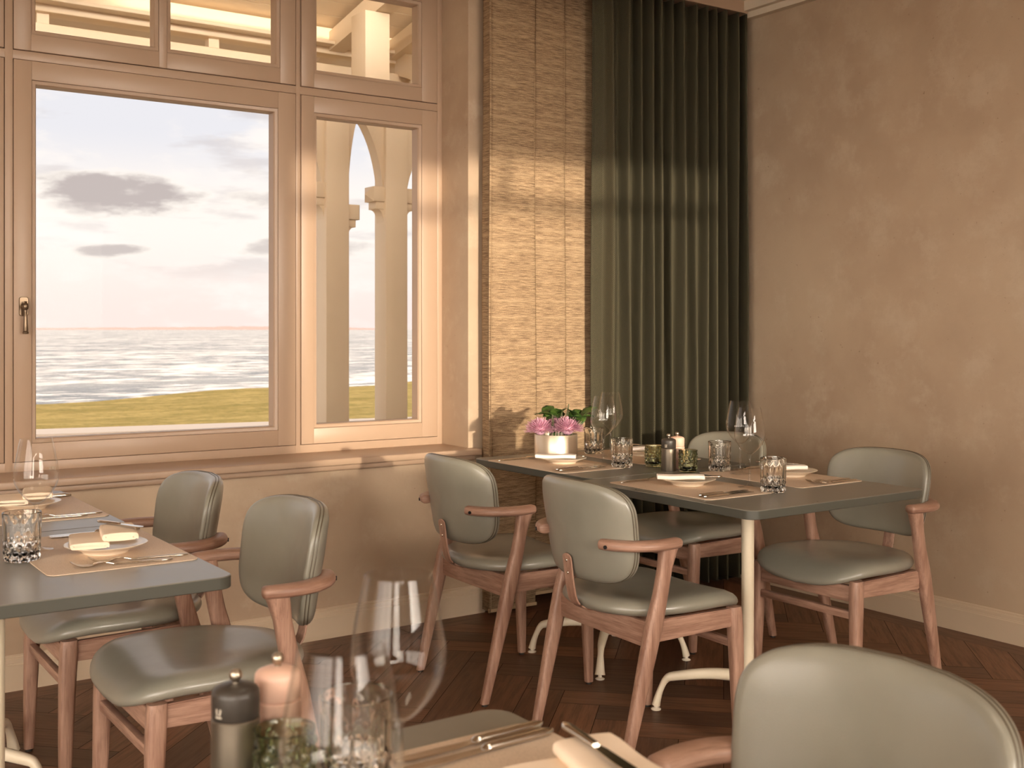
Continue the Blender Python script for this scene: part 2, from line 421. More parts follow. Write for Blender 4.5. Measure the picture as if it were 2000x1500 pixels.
front = wall_obj('wall_front', [(XL, WX1, YF, YO, 0, .698), (XL, -2.78, YF, YO, .698, ZC), (-.62, WX0, YF, YO, .698, ZC), (-2.78, -.62, YF, YO, 2.7, ZC), (WX0, WX1, YF, YO, 2.80, ZC),
                                (WX1, 2.790, YF, YO, 0, ZC), (2.790, XR, 4.46, YO, 0, ZC)], M['plaster'])
wall_obj('wall_right', [(XR, XR+.3, YB-.3, YO, -.12, ZC)], M['plaster'])
# back wall: window openings facing the evening sun
wall_obj('wall_back', [(XL, -2.7, YB-.25, YB, 0, ZC), (-2.7, .10, YB-.25, YB, 2.6, ZC), (-2.7, .1, YB-.25, YB, 0, .55), (.10, .93, YB-.25, YB, 0, ZC),
                       (.93, 3.10, YB-.25, YB, 0, 1.16), (.93, 3.10, YB-.25, YB, 2.53, ZC), (3.10, XR, YB-.25, YB, 0, ZC)], M['plaster'])
wall_obj('wall_left', [(XL-.25, XL, YB-.25, -2.3, 0, ZC), (XL-.25, XL, -2.3, 2.0, 0, .5), (XL-.25, XL, -2.3, 2.0, 2.65, ZC), (XL-.25, XL, 2.0, YO, 0, ZC)], M['plaster'])
wall_obj('ceiling', [(XL-.25, XR+.3, YB-.25, YO, ZC, ZC+.2)], M['ceil'])
wall_obj('trim_1', [(XR-.07, XR, YB, 4.46, ZC-.05, ZC), (XR-.04, XR, YB, 4.46, ZC-.08, ZC-.05)], M['ceil'])
# skirting boards
def skirt_prof():  return [(0, 0), (.018, 0), (.018, .088), (.0155, .091), (.0155, .094), (.014, .0965), (.014, .108), (.011, .112), (.008, .1135), (.008, .118), (.004, .122), (0, .122)]
def skirt(name, p0, p1, nrm):
    bm = bmesh.new(); rs = []
    for p in (p0, p1): rs.append([Vector((p[0]+nrm[0]*d, p[1]+nrm[1]*d, z)) for d, z in skirt_prof()])
    rings(bm, rs); o = finish(name, bm, M['skirt'], None, 20); o['kind'] = 'structure'
skirt('baseboard_front', (XL, YF), (2.752, YF), (0, -1))
skirt('baseboard_right', (XR, YB), (XR, 4.46), (-1, 0))
# window sill
bm = bmesh.new()
box(bm, WX0-.03, 2.712, 4.172, 4.47, .700, .728, .006, 3); box(bm, WX0-.01, 2.694, 4.198, YF+.01, .676, .701, .008, 3)
tag(finish('trim_2', bm, M['frame'], None, 30), kind='structure')

# ------------------------------------------------------------------ the big window
YS = 4.45
def ringbox(bm, X0, X1, Z0, Z1, x0, x1, z0, z1, y0, y1, bev=.0015):
    box(bm, X0, x0, y0, y1, Z0, Z1, bev); box(bm, x1, X1, y0, y1, Z0, Z1, bev)
    if z0 > Z0: box(bm, x0-.0005, x1+.0005, y0+.0002, y1, Z0, z0, bev)
    if Z1 > z1: box(bm, x0-.0005, x1+.0005, y0+.0002, y1, z1, Z1, bev)
win = empty('window_1', (1.4, 4.5, .73)); win['kind'] = 'structure'
def wpart(name, bm, m, parent=None, smooth=30):
    bm.transform(Matrix.Translation((-1.4, -4.5, -.73))); return finish(name, bm, m, parent or win, smooth)
bm = bmesh.new()
YFm = 4.4535
for x0, x1 in ((WX0, WX0+.04), (.829, .857), (1.963, 1.983), (2.650, WX1)): box(bm, x0, x1, YFm, 4.56, .72, 2.80, .002)
for z0, z1 in ((.722, .7615), (2.2345, 2.267), (2.775, 2.80)): box(bm, WX0+.001, WX1-.001, YFm+.0006, 4.559, z0, z1, .002)
wpart('window_frame', bm, M['frame'])
sashes = [(.859, 1.9605, .7635, 2.2325, [(.938, 1.866, .846, 2.146)]), (1.9865, 2.648, .7635, 2.2325, [(2.061, 2.552, .846, 2.147)]),
          (.859, 1.9605, 2.2695, 2.772, [(.936, 1.371, 2.349, 2.70), (1.437, 1.875, 2.349, 2.70)]), (1.9865, 2.648, 2.2695, 2.772, [(2.061, 2.552, 2.347, 2.70)]),
          (-.257, .826, .7635, 2.2325, [(-.18, .75, .846, 2.146)]), (-.257, .826, 2.2695, 2.772, [(-.18, .75, 2.349, 2.70)])]
big = None
for (X0, X1, Z0, Z1, ps) in sashes:
    bm = bmesh.new(); bw = .017
    xs = [X0]+[v for p in ps for v in (p[0]-bw, p[1]+bw)]+[X1]
    z0, z1 = ps[0][2]-bw, ps[0][3]+bw
    for i in range(0, len(xs), 2): box(bm, xs[i], xs[i+1], YS, 4.52, Z0, Z1, .002)
    for i in range(1, len(xs)-1, 2):
        box(bm, xs[i]-.0005, xs[i+1]+.0005, YS+.0003, 4.52, Z0, z0, .002); box(bm, xs[i]-.0005, xs[i+1]+.0005, YS+.0003, 4.52, z1, Z1, .002)
    for p in ps:   # glazing bead, a chamfer that steps back to the pane
        q0 = (p[0]-bw+.0012, p[1]+bw-.0012, p[2]-bw+.0012, p[3]+bw-.0012)
        def rr(a, b_, c_, d_, y): return [Vector((a, y, c_)), Vector((b_, y, c_)), Vector((b_, y, d_)), Vector((a, y, d_))]
        rings(bm, [rr(*q0, YS+.004), rr(p[0]-.004, p[1]+.004, p[2]-.004, p[3]+.004, YS+.007), rr(*p, YS+.013), rr(*p, 4.512), rr(*q0, 4.512)], False, False)
    s = wpart('sash', bm, M['frame'])
    if big is None: big = s
    for p in ps:
        bm = bmesh.new(); box(bm, p[0]-.004, p[1]+.004, 4.480, 4.484, p[2]-.004, p[3]+.004)
        wpart('glass_pane', bm, M['pane'], s, 0)
# handle of the large sash
bm = bmesh.new()
ol = [(x, z) for x, z in rrect(.876, .908, 1.296, 1.366, .008, 4)]
rings(bm, [[Vector((x, YS-.0005, z)) for x, z in ol], [Vector((x, YS-.006, z)) for x, z in ol], [Vector((.892+(x-.892)*.9, YS-.008, 1.331+(z-1.331)*.96)) for x, z in ol]])
sweep(bm, [(.892, YS-.007, 1.332), (.892, YS-.016, 1.332), (.892, YS-.036, 1.332)], [(.012, .012), (.009, .009), (.008, .008)], n=16)
prof = [(.0, 1.350), (.006, 1.349), (.004, 1.346), (.009, 1.340), (.012, 1.332), (.010, 1.324), (.0065, 1.318), (.0075, 1.314), (.0062, 1.310), (.0075, 1.27), (.0098, 1.243), (.0085, 1.240), (.011, 1.237), (.010, 1.232), (0, 1.230)]
lathe(bm, prof, 12, .892, YS-.038); wpart('handle', bm, M['bronze'], big, 40)

# unseen windows: sunlit side, front wall, and an added one on the left
def plainwindow(name, boxes, pane, center):
    e = empty(name, center); e['kind'] = 'structure'
    bm = bmesh.new()
    for b_ in boxes: box(bm, *b_, bev=.002)
    bm.transform(Matrix.Translation(-Vector(center))); finish('window_frame', bm, M['frame'], e, 30)
    bm = bmesh.new(); box(bm, *pane); bm.transform(Matrix.Translation(-Vector(center))); finish('glass_pane', bm, M['pane'], e, 0)
y0, y1 = YB-.16, YB-.09
plainwindow('window_2', [(.93, .97, y0, y1, 1.16, 2.53), (3.06, 3.10, y0, y1, 1.16, 2.53), (.97, 3.06, y0, y1, 1.16, 1.19), (.97, 3.06, y0, y1, 2.50, 2.53),
                         (.97, 3.06, y0, y1, 2.275, 2.325), (1.83, 1.87, y0, y1, 2.325, 2.50)], (.95, 3.08, YB-.127, YB-.123, 1.17, 2.52), (2.2, YB-.12, 1.16))
plainwindow('window_3', [(-2.7, -2.66, y0, y1, .55, 2.6), (.06, .1, y0, y1, .55, 2.6), (-2.66, .06, y0, y1, .55, .6), (-2.66, .06, y0, y1, 2.55, 2.6), (-1.8, -1.74, y0, y1, .6, 2.55), (-.9, -.84, y0, y1, .6, 2.55)],
            (-2.68, .08, YB-.127, YB-.123, .57, 2.58), (-1, YB-.12, .55))
y0, y1 = 4.45, 4.52
plainwindow('window_4', [(-2.78, -2.72, y0, y1, .70, 2.7), (-.68, -.62, y0, y1, .70, 2.7), (-2.72, -.68, y0, y1, .70, .76), (-2.72, -.68, y0, y1, 2.64, 2.7), (-1.73, -1.67, y0, y1, .76, 2.64), (-2.72, -.68, y0+.001, y1, 2.22, 2.28)],
            (-2.75, -.65, 4.483, 4.487, .73, 2.67), (-1.7, 4.48, .70))
x0, x1 = XL-.16, XL-.09
plainwindow('added_window_5', [(x0, x1, -2.3, -2.25, .5, 2.65), (x0, x1, 1.95, 2.0, .5, 2.65), (x0, x1, -2.25, 1.95, .5, .55), (x0, x1, -2.25, 1.95, 2.6, 2.65), (x0, x1, -.9, -.84, .55, 2.6), (x0, x1, .5, .56, .55, 2.6)],
            (XL-.127, XL-.123, -2.28, 1.98, .52, 2.63), (XL-.12, -.15, .5))  # unseen window, added to bring light onto the right wall
# unseen blocker wall, added to keep the low sun off the left half
wall_obj('wall_sun_blocker', [(-4.4, -.45, -9.0, -8.6, -1, 4.2)], M['stone'])

wall_obj('wall_facade', [(-14, XL-.25, 2.6, 4.60, -1, ZC+.62), (XR+.3, 12, YB-.25, 4.60, -1, ZC+.62)], M['stone'])

# unseen round fill lamps, added on the ceiling to brighten the room
def make_fill_lamp():
    root = empty('added_fill_lamp')
    bm = bmesh.new(); lathe(bm, [(0, 0), (.30, 0), (.30, -.05), (.29, -.055), (.285, -.05), (.285, -.01), (0, -.01)], 48); finish('lamp_body', bm, M['frame'], root, 40)
    bm = bmesh.new(); lathe(bm, [(0, -.030), (.284, -.030), (.284, -.045), (0, -.047)], 48); finish('diffuser', bm, M['lamp'], root, 40)
    return root
for x_, y_, lab in ((1.25, 1.5, 'added unseen fill lamp on the ceiling between the left and right tables'), (-.6, 1.2, 'added unseen fill lamp on the ceiling nearest the left wall'), (1.8, -.6, 'added unseen fill lamp on the ceiling behind us')):
    spawn('lamp', make_fill_lamp, (x_, y_, ZC), 0, lab, 'ceiling lamp', 'added fill lamps')

# ------------------------------------------------------------------ curtains
def cloth(name, path, z0, z1, m, thick=.003, flare=0.0, nz=14, seed=0, parent=None):
    rnd = random.Random(seed); bm = bmesh.new(); ul = bm.loops.layers.uv.new('UVMap')
    s_ = [0.0]
    for a, b_ in zip(path, path[1:]): s_.append(s_[-1]+math.hypot(b_[0]-a[0], b_[1]-a[1]))
    cx = sum(p[0] for p in path)/len(path); cy_ = sum(p[1] for p in path)/len(path)
    rows = []
    for k in range(nz+1):
        z = z0+(z1-z0)*k/nz; f = 1-flare*(k/nz)
        rows.append([bm.verts.new((p[0]+.003*math.sin(z*3+i*.11), cy_+(p[1]-cy_)*f+.003*math.sin(z*2.2+i*.07), z)) for i, p in enumerate(path)])
    for k in range(nz):
        za, zb = z0+(z1-z0)*k/nz, z0+(z1-z0)*(k+1)/nz
        for i in range(len(path)-1):
            f = bm.faces.new((rows[k][i], rows[k][i+1], rows[k+1][i+1], rows[k+1][i]))
            for l, uv_ in zip(f.loops, ((s_[i], za), (s_[i+1], za), (s_[i+1], zb), (s_[i], zb))): l[ul].uv = uv_
    me = bpy.data.meshes.new(name); bm.to_mesh(me); bm.free(); me.materials.append(m); me.shade_smooth()
    o = bpy.data.objects.new(name, me); C.objects.link(o)
    md = o.modifiers.new('thickness', 'SOLIDIFY'); md.thickness = thick; md.offset = 0
    if parent: o.parent = parent
    return o
# dark pleated curtain
rnd = random.Random(11); path = []; x, y = 0.0, 0.0; ds = .004
periods = [.10, .095, .068, .074, .082, .064, .096, .088, .066, .070, .082, .085, .06]
x = 0.0; path = [(-.03, .045), (-.02, .046), (-.01, .046)]
for pi_, p in enumerate(periods):
    dp = rnd.uniform(.075, .095)*(.75 if pi_ == 0 else 1); le = rnd.uniform(.26, .40); sg = rnd.uniform(.20, .26); n = 30
    for i in range(n):
        t_ = i/n-.5; g_ = math.exp(-(t_/sg)**2); yy = -dp*(g_-math.exp(-(.5/sg)**2))
        path.append((x+p*(t_+.5)+le*yy*min(1, (t_+.5)*6, (.5-t_)*6), yy))
    x += p
xa, xb = path[0][0], path[-1][0]
path = [(3.262+(p[0]-xa)*(4.200-3.262)/(xb-xa), 4.066+p[1]) for p in path]
o = cloth('pleated_curtain', path, .03, 2.80, M['twill'], .003, .12, 18)
tag(o, 'dark olive green twill curtain hanging in deep pleats in the corner', 'curtain')
def track(name, x0, x1, y0, y1, z0, z1, label):
    o = wall_obj(name, [(x0, x1, y0, y1, z0, z1)], M['frame'], None, .002); tag(o, label, 'curtain rail'); return o
track('curtain_rail', 2.72, 4.2, 4.0, 4.2, 2.81, 2.869, 'pale rail on the ceiling that carries the curtains')
# beige screens: three flat lengths, each one hung a little further back
for i, (xa, xb, yy, zb, lab) in enumerate(((2.716, 2.972, 4.135, .022, 'beige slub fabric screen nearest the window, widest and longest of three'),
                                           (2.962, 3.150, 4.152, .062, 'beige slub fabric screen between the widest one and the narrow one by the dark curtain'),
                                           (3.141, 3.36, 4.169, .062, 'beige slub fabric screen running in behind the dark green curtain'))):
    pth = []
    nn_ = 40
    for k in range(nn_+1):
        u = k/nn_; e = math.exp(-((u)/.05)**2)*.011-math.exp(-((1-u)/.03)**2)*.004
        pth.append((xa+(xb-xa)*u, yy-e-.004*math.sin(u*PI)))
    if i == 0: pth = [(xa+.012, yy+.062-.01*k) for k in range(6)]+pth
    o = cloth('fabric_screen', pth, zb, 2.80, M['slub'], .0025, 0, 8, i)
    tag(o, lab, 'curtain', 'beige fabric screens')
    bm = bmesh.new()
    for xx in (xa+.008,): box(bm, xx-.0012, xx+.0012, yy-.0125, yy-.0105, zb, 2.8)
    # stitched hem along the bottom
    box(bm, xa, xb, yy-.007, yy+.002, zb-.003, zb+.012, .002); finish('hem', bm, M['slub'], o, 0)

# ------------------------------------------------------------------ outside: veranda, wall, lawn, sea
ver = empty('veranda', (3.1, 6.2, -.35)); tag(ver, 'cream painted timber veranda with posts, brackets and beams beyond the window', 'veranda')
def vpart(name, bm, m=M['cream'], smooth=30):
    bm.transform(Matrix.Translation((-3.1, -6.2, .35))); return finish(name, bm, m, ver, smooth)
posts = ((2.965, 6.2), (3.36, 6.2), (-2.6, 6.2), (7.2, 6.2))
hw = .075
for (px, py) in posts:
    bm = bmesh.new(); box(bm, px-hw, px+hw, py-hw, py+hw, -.35, 2.62, .006); box(bm, px-hw-.03, px+hw+.03, py-hw-.03, py+hw+.03, -.35, -.15, .01)
    vpart('post', bm)
def bracket(px, py, sx, top=2.60, low=1.92, reach=.42, th=.09):
    """curved knee brace from the post up to the beam, with a nosing block and a pointed end"""
    bm = bmesh.new(); a = []; n = 14
    for k in range(n+1):
        th_ = PI/2*k/n
        a.append((sx*(hw+reach*(1-math.cos(th_))**1.0), low+.06+(top-low-.06)*math.sin(th_)**1.0))
    inner = a; outer = [(sx*(hw-.01), low+.06)]+[(sx*(hw-.01), top)]
    prof_f = inner+[(sx*(hw-.01), top)]
    rs = [[Vector((px+x_, py+s_*th/2, z_)) for x_, z_ in prof_f] for s_ in (-1, 1)]
    rings(bm, rs)
    x_a, x_b = sorted((px+sx*(hw-.01), px+sx*(hw+.075))); box(bm, x_a, x_b, py-.06, py+.06, low+.10, low+.19, .004)
    # pointed nose
    e = px+sx*(hw+.075); tip = px+sx*(hw+.105)
    vv = [bm.verts.new(p) for p in ((e, py-.06, low+.10), (e, py+.06, low+.10), (e, py+.06, low+.19), (e, py-.06, low+.19))]; tv = bm.verts.new((tip, py, low+.145))
    for i in range(4): bm.faces.new((vv[i], vv[(i+1) % 4], tv))
    x_a, x_b = sorted((px+sx*(hw-.01), px+sx*(hw+.055))); box(bm, x_a, x_b, py-.05, py+.05, low+.055, low+.10, .003)
    c0 = []
    for k in range(8):
        t_ = PI/2*k/7; c0.append((sx*(hw+.045*(1-math.sin(t_))), low+.055-.08*(1-math.cos(t_))))
    c0.append((sx*(hw-.01), low-.03)); c0.append((sx*(hw-.01), low+.055))
    rings(bm, [[Vector((px+x_, py+s_*.045, z_)) for x_, z_ in c0] for s_ in (-1, 1)])
    vpart('bracket', bm)
bracket(3.36, 6.2, -1, reach=.30); bracket(3.36, 6.2, 1, reach=.55); bracket(2.965, 6.2, -1, reach=.0+.55); bracket(2.965, 6.2, 1, low=1.80, reach=.13)
bm = bmesh.new(); box(bm, -5, 9, 6.11, 6.29, 2.56, 2.80, .01); box(bm, -5, 9, 6.09, 6.31, 2.60, 2.635, .004); vpart('beam', bm)
bm = bmesh.new(); box(bm, -5, 9, 6.14, 6.26, 2.865, 3.02, .01); box(bm, -5, 9, 6.06, 6.28, 2.905, 2.925, .004); vpart('wall_plate', bm)
bm = bmesh.new()
for k in range(16):
    bm = bmesh.new(); box(bm, -5+k*.9, -4.94+k*.9, 6.17, 6.23, 2.79, 2.87); vpart('spacer_block', bm)
bm = bmesh.new()     # boarded soffit rising to the house, with a dark shadow gap between the boards
for k in range(9):
    yy = 4.66+k*.17
    a0, a1 = 3.30-(yy-4.66)*.18, 3.30-(yy+.165-4.66)*.18
    vv = [(-5, yy, a0), (9, yy, a0), (9, yy+.165, a1), (-5, yy+.165, a1)]
    rings(bm, [[Vector(p) for p in vv], [Vector((p[0], p[1], p[2]+.02)) for p in vv]])
vpart('soffit', bm, smooth=0)
bm = bmesh.new(); vv = [(-5, 4.62, 3.36), (9, 4.62, 3.36), (9, 6.9, 2.97), (-5, 6.9, 2.97)]
rings(bm, [[Vector(p) for p in vv], [Vector((p[0], p[1], p[2]+.05)) for p in vv]]); vpart('roof_deck', bm, smooth=0)
for px in (-.6, 1.2, 2.965, 3.36, 5.2):
    bm = bmesh.new(); rings(bm, [[Vector((px+s_*.05, 4.63, 3.14)), Vector((px+s_*.05, 6.45, 2.83)), Vector((px+s_*.05, 6.5, 2.93)), Vector((px+s_*.05, 4.63, 3.27))] for s_ in (-1, 1)])
    vpart('rafter', bm, smooth=0)
bm = bmesh.new(); box(bm, 2.85, 3.0, 5.55, 5.72, 2.55, 2.98, .004); vpart('drop_block', bm)
bm = bmesh.new(); rings(bm, [[Vector((3.36, 4.64, 2.30)), Vector((3.36, 4.64, 2.42)), Vector((3.36, 6.15, 2.95)), Vector((3.36, 6.15, 2.80))], [Vector((3.45, 4.64, 2.30)), Vector((3.45, 4.64, 2.42)), Vector((3.45, 6.15, 2.95)), Vector((3.45, 6.15, 2.80))]])
vpart('brace', bm, smooth=0)
wall_obj('terrace', [(-12, 25, 4.62, 11.6, -.55, -.35)], M['stone'])
# low boundary wall
a, b_ = Vector((-3.5, 13.0)), Vector((14.0, 9.7)); dr = (b_-a).normalized(); nr = Vector((-dr.y, dr.x))
bm = bmesh.new()
def seg(bm, o0, o1, z0, z1, mi=0):
    vv = [a+nr*o0, b_+nr*o0, b_+nr*o1, a+nr*o1]
    rings(bm, [[Vector((p.x, p.y, z0)) for p in vv], [Vector((p.x, p.y, z1)) for p in vv]], mi=mi)
seg(bm, -.50, .0, -1.2, .21, 0); seg(bm, -.56, .06, .21, .26, 1)
o = finish('wall_garden', bm, None, None, 0, [M['stone'], M['cap']]); o['kind'] = 'structure'
# lawn
bm = bmesh.new(); N = 60
A0, A1 = Vector((-14, 8)), Vector((70, 8)); B0, B1 = Vector((-24, 25.0)), Vector((95, 60.0))
fa, fb = Vector((2.35, 34.9)), Vector((24.9, 41.8))
rows = []
for j in range(13):
    v = j/12; row = []
    for i in range(N+1):
        u = i/N
        far = Vector((-20+90*u, 34.9+2.0+(-20+90*u-5)*.34)); near = Vector((-20+90*u, 11.0))
        p = near.lerp(far, v)
        z = -1.05+.05*math.sin(p.x*.5)+.04*math.sin(p.y*.9+p.x*.2)
        row.append(bm.verts.new((p.x, p.y, z)))
    rows.append(row)
for r0, r1 in zip(rows, rows[1:]):
    for i in range(N): bm.faces.new((r0[i], r0[i+1], r1[i+1], r1[i]))
rows2 = [bm.verts.new((v_.co.x, v_.co.y+2, -6)) for v_ in rows[-1]]
for i in range(N): bm.faces.new((rows[-1][i], rows[-1][i+1], rows2[i+1], rows2[i]))
o = finish('ground_lawn', bm, M['grass'], None, 60); o['kind'] = 'structure'
bm = bmesh.new(); vv = [(-6000, 20, -5), (6000, 20, -5), (9000, 9000, -5), (-6000, 9000, -5)]; bm.faces.new([bm.verts.new(p) for p in vv])
o = finish('sea', bm, M['sea'], None, 0); o['kind'] = 'structure'
# distant island
bm = bmesh.new(); rnd = random.Random(3); n = 90; top = []; lat = []
for i in range(n+1):
    u = i/n; azi = R(-4+33*u); d_ = 6200
    env = min(1, u*6, (1-u)*5); h_ = 1.5+env*(7+5*math.sin(u*9)+4*rnd.random())
    top.append((d_*math.sin(azi), d_*math.cos(azi), h_))
fr = [bm.verts.new((x, y, -5)) for x, y, h in top]; tp = [bm.verts.new((x, y, h)) for x, y, h in top]
bk = [bm.verts.new((x*1.03, y*1.03, -5)) for x, y, h in top]
for i in range(n): bm.faces.new((fr[i], fr[i+1], tp[i+1], tp[i])); bm.faces.new((tp[i], tp[i+1], bk[i+1], bk[i]))
o = finish('island', bm, M['haze'], None, 30); tag(o, 'low hazy strip of land on the sea horizon', 'island')

# ------------------------------------------------------------------ armchair
def make_chair():
    root = empty('armchair')
    # seat: padded, rounder at the rear, front lip rolls down
    def outline(k, n, s_):
        th = 2*PI*k/n; c_, s2 = math.cos(th), math.sin(th)
        ex = 2.0/(4.2 if c_ > 0 else 2.7)
        x_ = math.copysign(abs(c_)**ex, c_)*(.242 if c_ > 0 else .232); w_ = .240-.040*max(0, -x_/.235)**1.2
        y_ = math.copysign(abs(s2)**ex, s2)*w_
        return x_*s_+.018, y_*s_
    def zof(x_, y_):
        z = -.036*max(0, (x_-.12)/.135)**2*(1-.6*(abs(y_)/.235)**2)+.012*max(0, (-x_-.08)/.15)**2+.010*(abs(y_)/.22)**2-.010*math.exp(-((x_+.04)/.13)**2-(y_/.16)**2)
        return z
    bm = bmesh.new(); n = 72; rs = []
    for s_, z in ((.02, .000), (.5, .000), (.86, .001), (.95, .003), (.985, .008), (1.0, .015), (.998, .022), (.985, .030), (.95, .039), (.86, .048), (.7, .052), (.5, .053), (.3, .053), (.12, .053), (.02, .053)):
        ring = []
        for k in range(n):
            x_, y_ = outline(k, n, s_); ring.append(Vector((x_, y_, .418+z+zof(x_, y_))))
        rs.append(ring)
    rings(bm, rs); finish('seat', bm, M['leather'], root, 60)
    # backrest
    hh = .148
    def bpt(k, n, s_, t_):
        th = 2*PI*k/n; c_, s2 = math.cos(th), math.sin(th); ex = 2/4.8
        zz = math.copysign(abs(s2)**ex, s2)*hh
        wid = .214+.008*(zz/hh)-.012*max(0, -zz/hh)**2
        yy = math.copysign(abs(c_)**ex, c_)*wid
        yy *= s_; zz *= s_
        xx = -.235+1.5*yy*yy+t_-.16*(zz+.05)
        return Vector((xx, yy, .664+zz-.010*(abs(yy)/.2)**2*(1 if zz > 0 else 0)))
    bm = bmesh.new(); n = 96; rs = []
    for s_, t_ in ((.03, -.020), (.4, -.020), (.7, -.0195), (.86, -.018), (.94, -.0145), (.985, -.008), (.998, -.003), (.995, .0), (.998, .003), (1.0, .006), (.995, .009), (1.0, .012), (.995, .018), (.97, .024), (.92, .028), (.8, .031), (.6, .032), (.3, .032), (.03, .032)):
        rs.append([bpt(k, n, s_, t_) for k in range(n)])
    rings(bm, rs); br = finish('backrest', bm, M['leather'], root, 60)
    for t_ in (.0, .009):
        bm = bmesh.new(); P = [bpt(k, n, .9985, t_) for k in range(n)]; rs = []
        for i, p in enumerate(P):
            d = (P[(i+1) % n]-P[i-1]).normalized(); s_ = d.cross(Vector((1, 0, 0))).normalized(); u_ = s_.cross(d)
            rs.append([p+(s_*math.cos(a_)+u_*math.sin(a_))*.0016 for a_ in (0, PI/3, 2*PI/3, PI, 4*PI/3, 5*PI/3)])
        rs.append(rs[0]); rings(bm, rs, False, False); bmesh.ops.remove_doubles(bm, verts=bm.verts, dist=1e-5)
        finish('piping', bm, M['piping'], br, 60)
    # bent plywood strap under the back
    pts = catmull([(-.06, 0, .417), (-.14, 0, .417), (-.195, 0, .424), (-.232, 0, .448), (-.247, 0, .50), (-.2555, 0, .56), (-.2605, 0, .592)], 5)
    sec = [(.022, .0035)]*(len(pts)-3)+[(.021, .0035), (.016, .0034), (.006, .003)]
    bm = bmesh.new(); sweep(bm, pts, sec, up=Vector((0, 0, 1)) if False else Vector((-1, 0, 1)), n=16, ex=4)
    st_ = finish('back_strap', bm, M['oak'], root, 40)
    for zz, xx in ((.572, -.2608), (.535, -.2562)):
        bm = bmesh.new(); sweep(bm, [(xx+.003, 0, zz), (xx-.0005, 0, zz), (xx-.002, 0, zz)], [(.0045, .0045), (.0045, .0045), (.003, .003)], n=12); finish('screw', bm, M['steel'], st_, 40)
    for s in (-1, 1):
        # armrest
        pts = catmull([(-.240, s*.142, .640), (-.234, s*.160, .640), (-.218, s*.190, .640), (-.186, s*.222, .640), (-.144, s*.242, .640), (-.097, s*.247, .640), (-.062, s*.243, .640), (-.034, s*.238, .640)], 7)
        sec = []
        for i in range(len(pts)):
            u = i/(len(pts)-1); w_ = .0175+.0085*math.sin(PI*min(1, u*1.1))+.006*max(0, u-.3)
            e = min(1, u/.055, (1-u)/.07); e = math.sqrt(max(.0, 1-(1-e)**2)); e = max(e, .12)
            sec.append((w_*e, .0155*max(e, .2)))
        bm = bmesh.new(); sweep(bm, pts, sec, n=20, ex=2.5); ar = finish('armrest', bm, M['oakrail'], root, 60)
        bm = bmesh.new(); sweep(bm, [(-.230, s*.170, .637), (-.2530, s*.180, .637)], [(.0055, .0055), (.0055, .0055)], n=14); finish('plug_hole', bm, M['black'], ar, 40)
        # rear leg, floor to arm
        pts = []; sec = []
        for zz, xx, yy, a_, b2 in ((0.008, -.222, .226, .0125, .0145), (.15, -.187, .229, .0155, .0185), (.33, -.143, .233, .0185, .0245), (.42, -.121, .235, .0185, .026), (.50, -.100, .236, .0165, .0225), (.57, -.086, .237, .0165, .0215), (.615, -.076, .238, .0185, .027), (.632, -.071, .239, .019, .029)):
            pts.append((xx, s*yy, zz)); sec.append((a_, b2))
        bm = bmesh.new(); rs = []
        for p, (a_, b2) in zip(pts, sec):
            rs.append([Vector((p[0]+b2*math.copysign(abs(math.cos(t2))**.62, math.cos(t2)), p[1]+a_*math.copysign(abs(math.sin(t2))**.62, math.sin(t2)), p[2])) for t2 in [2*PI*k/20 for k in range(20)]])
        rings(bm, rs); lg = finish('leg', bm, M['oak'], root, 60)
        bm = bmesh.new(); lathe(bm, [(0, 0), (.010, 0), (.010, .009), (0, .009)], 14, pts[0][0], pts[0][1]); finish('glide', bm, M['rubber'], lg, 40)
        # front leg
        bm = bmesh.new(); rs = []
        for zz, xx, yy, a_, b2 in ((.008, .212, .217, .013, .014), (.15, .209, .216, .017, .018), (.32, .204, .214, .020, .022), (.40, .200, .212, .020, .023), (.422, .199, .211, .018, .021)):
            rs.append([Vector((xx+b2*math.copysign(abs(math.cos(t2))**.62, math.cos(t2)), s*yy+a_*math.copysign(abs(math.sin(t2))**.62, math.sin(t2)), zz)) for t2 in [2*PI*k/20 for k in range(20)]])
        rings(bm, rs); lg = finish('leg', bm, M['oak'], root, 60)
        bm = bmesh.new(); lathe(bm, [(0, 0), (.010, 0), (.010, .009), (0, .009)], 14, .212, s*.217); finish('glide', bm, M['rubber'], lg, 40)
        # side rail
        bm = bmesh.new(); ys = (s*.207, s*.227)
        rs = []
        for yy in ys: rs.append([Vector((-.105, yy+s*.006, .362)), Vector((.19, yy-s*.006, .365)), Vector((.19, yy-s*.006, .418)), Vector((-.105, yy+s*.006, .425))])
        rings(bm, rs); bmesh.ops.bevel(bm, geom=bm.edges[:], offset=.003, segments=2, affect='EDGES'); finish('side_rail', bm, M['oakrail'], root, 30)
    bm = bmesh.new(); box(bm, -.134, -.112, -.222, .222, .345, .419, .003); finish('rear_rail', bm, M['oakrail'], root, 30)
    bm = bmesh.new(); box(bm, .192, .212, -.197, .197, .352, .405, .003); finish('front_rail', bm, M['oakrail'], root, 30)
    bm = bmesh.new(); box(bm, .196, .216, -.199, .199, .296, .322, .004); finish('stretcher', bm, M['oakrail'], root, 30)
    return root
gch = 'sage leather armchairs around the tables'
def chair(x, y, rz, label): return spawn('chair', make_chair, (x, y, 0), rz, label, 'chair', gch)
chair(2.288, 2.655, R(-3), 'back-turned sage leather armchair at the right table, nearer to us of two')
chair(2.296, 3.385, R(-2), 'back-turned sage leather armchair closest to the window sill end and beige screens')
chair(3.248, 2.655, PI, 'sage leather armchair by the bare right wall facing us across the right-hand table')
chair(3.270, 3.44, PI, 'sage leather armchair half hidden behind wine glasses against the dark curtain')
chair(.982, 2.737, PI, 'sage leather armchair on the left with its whole shiny seat in view')
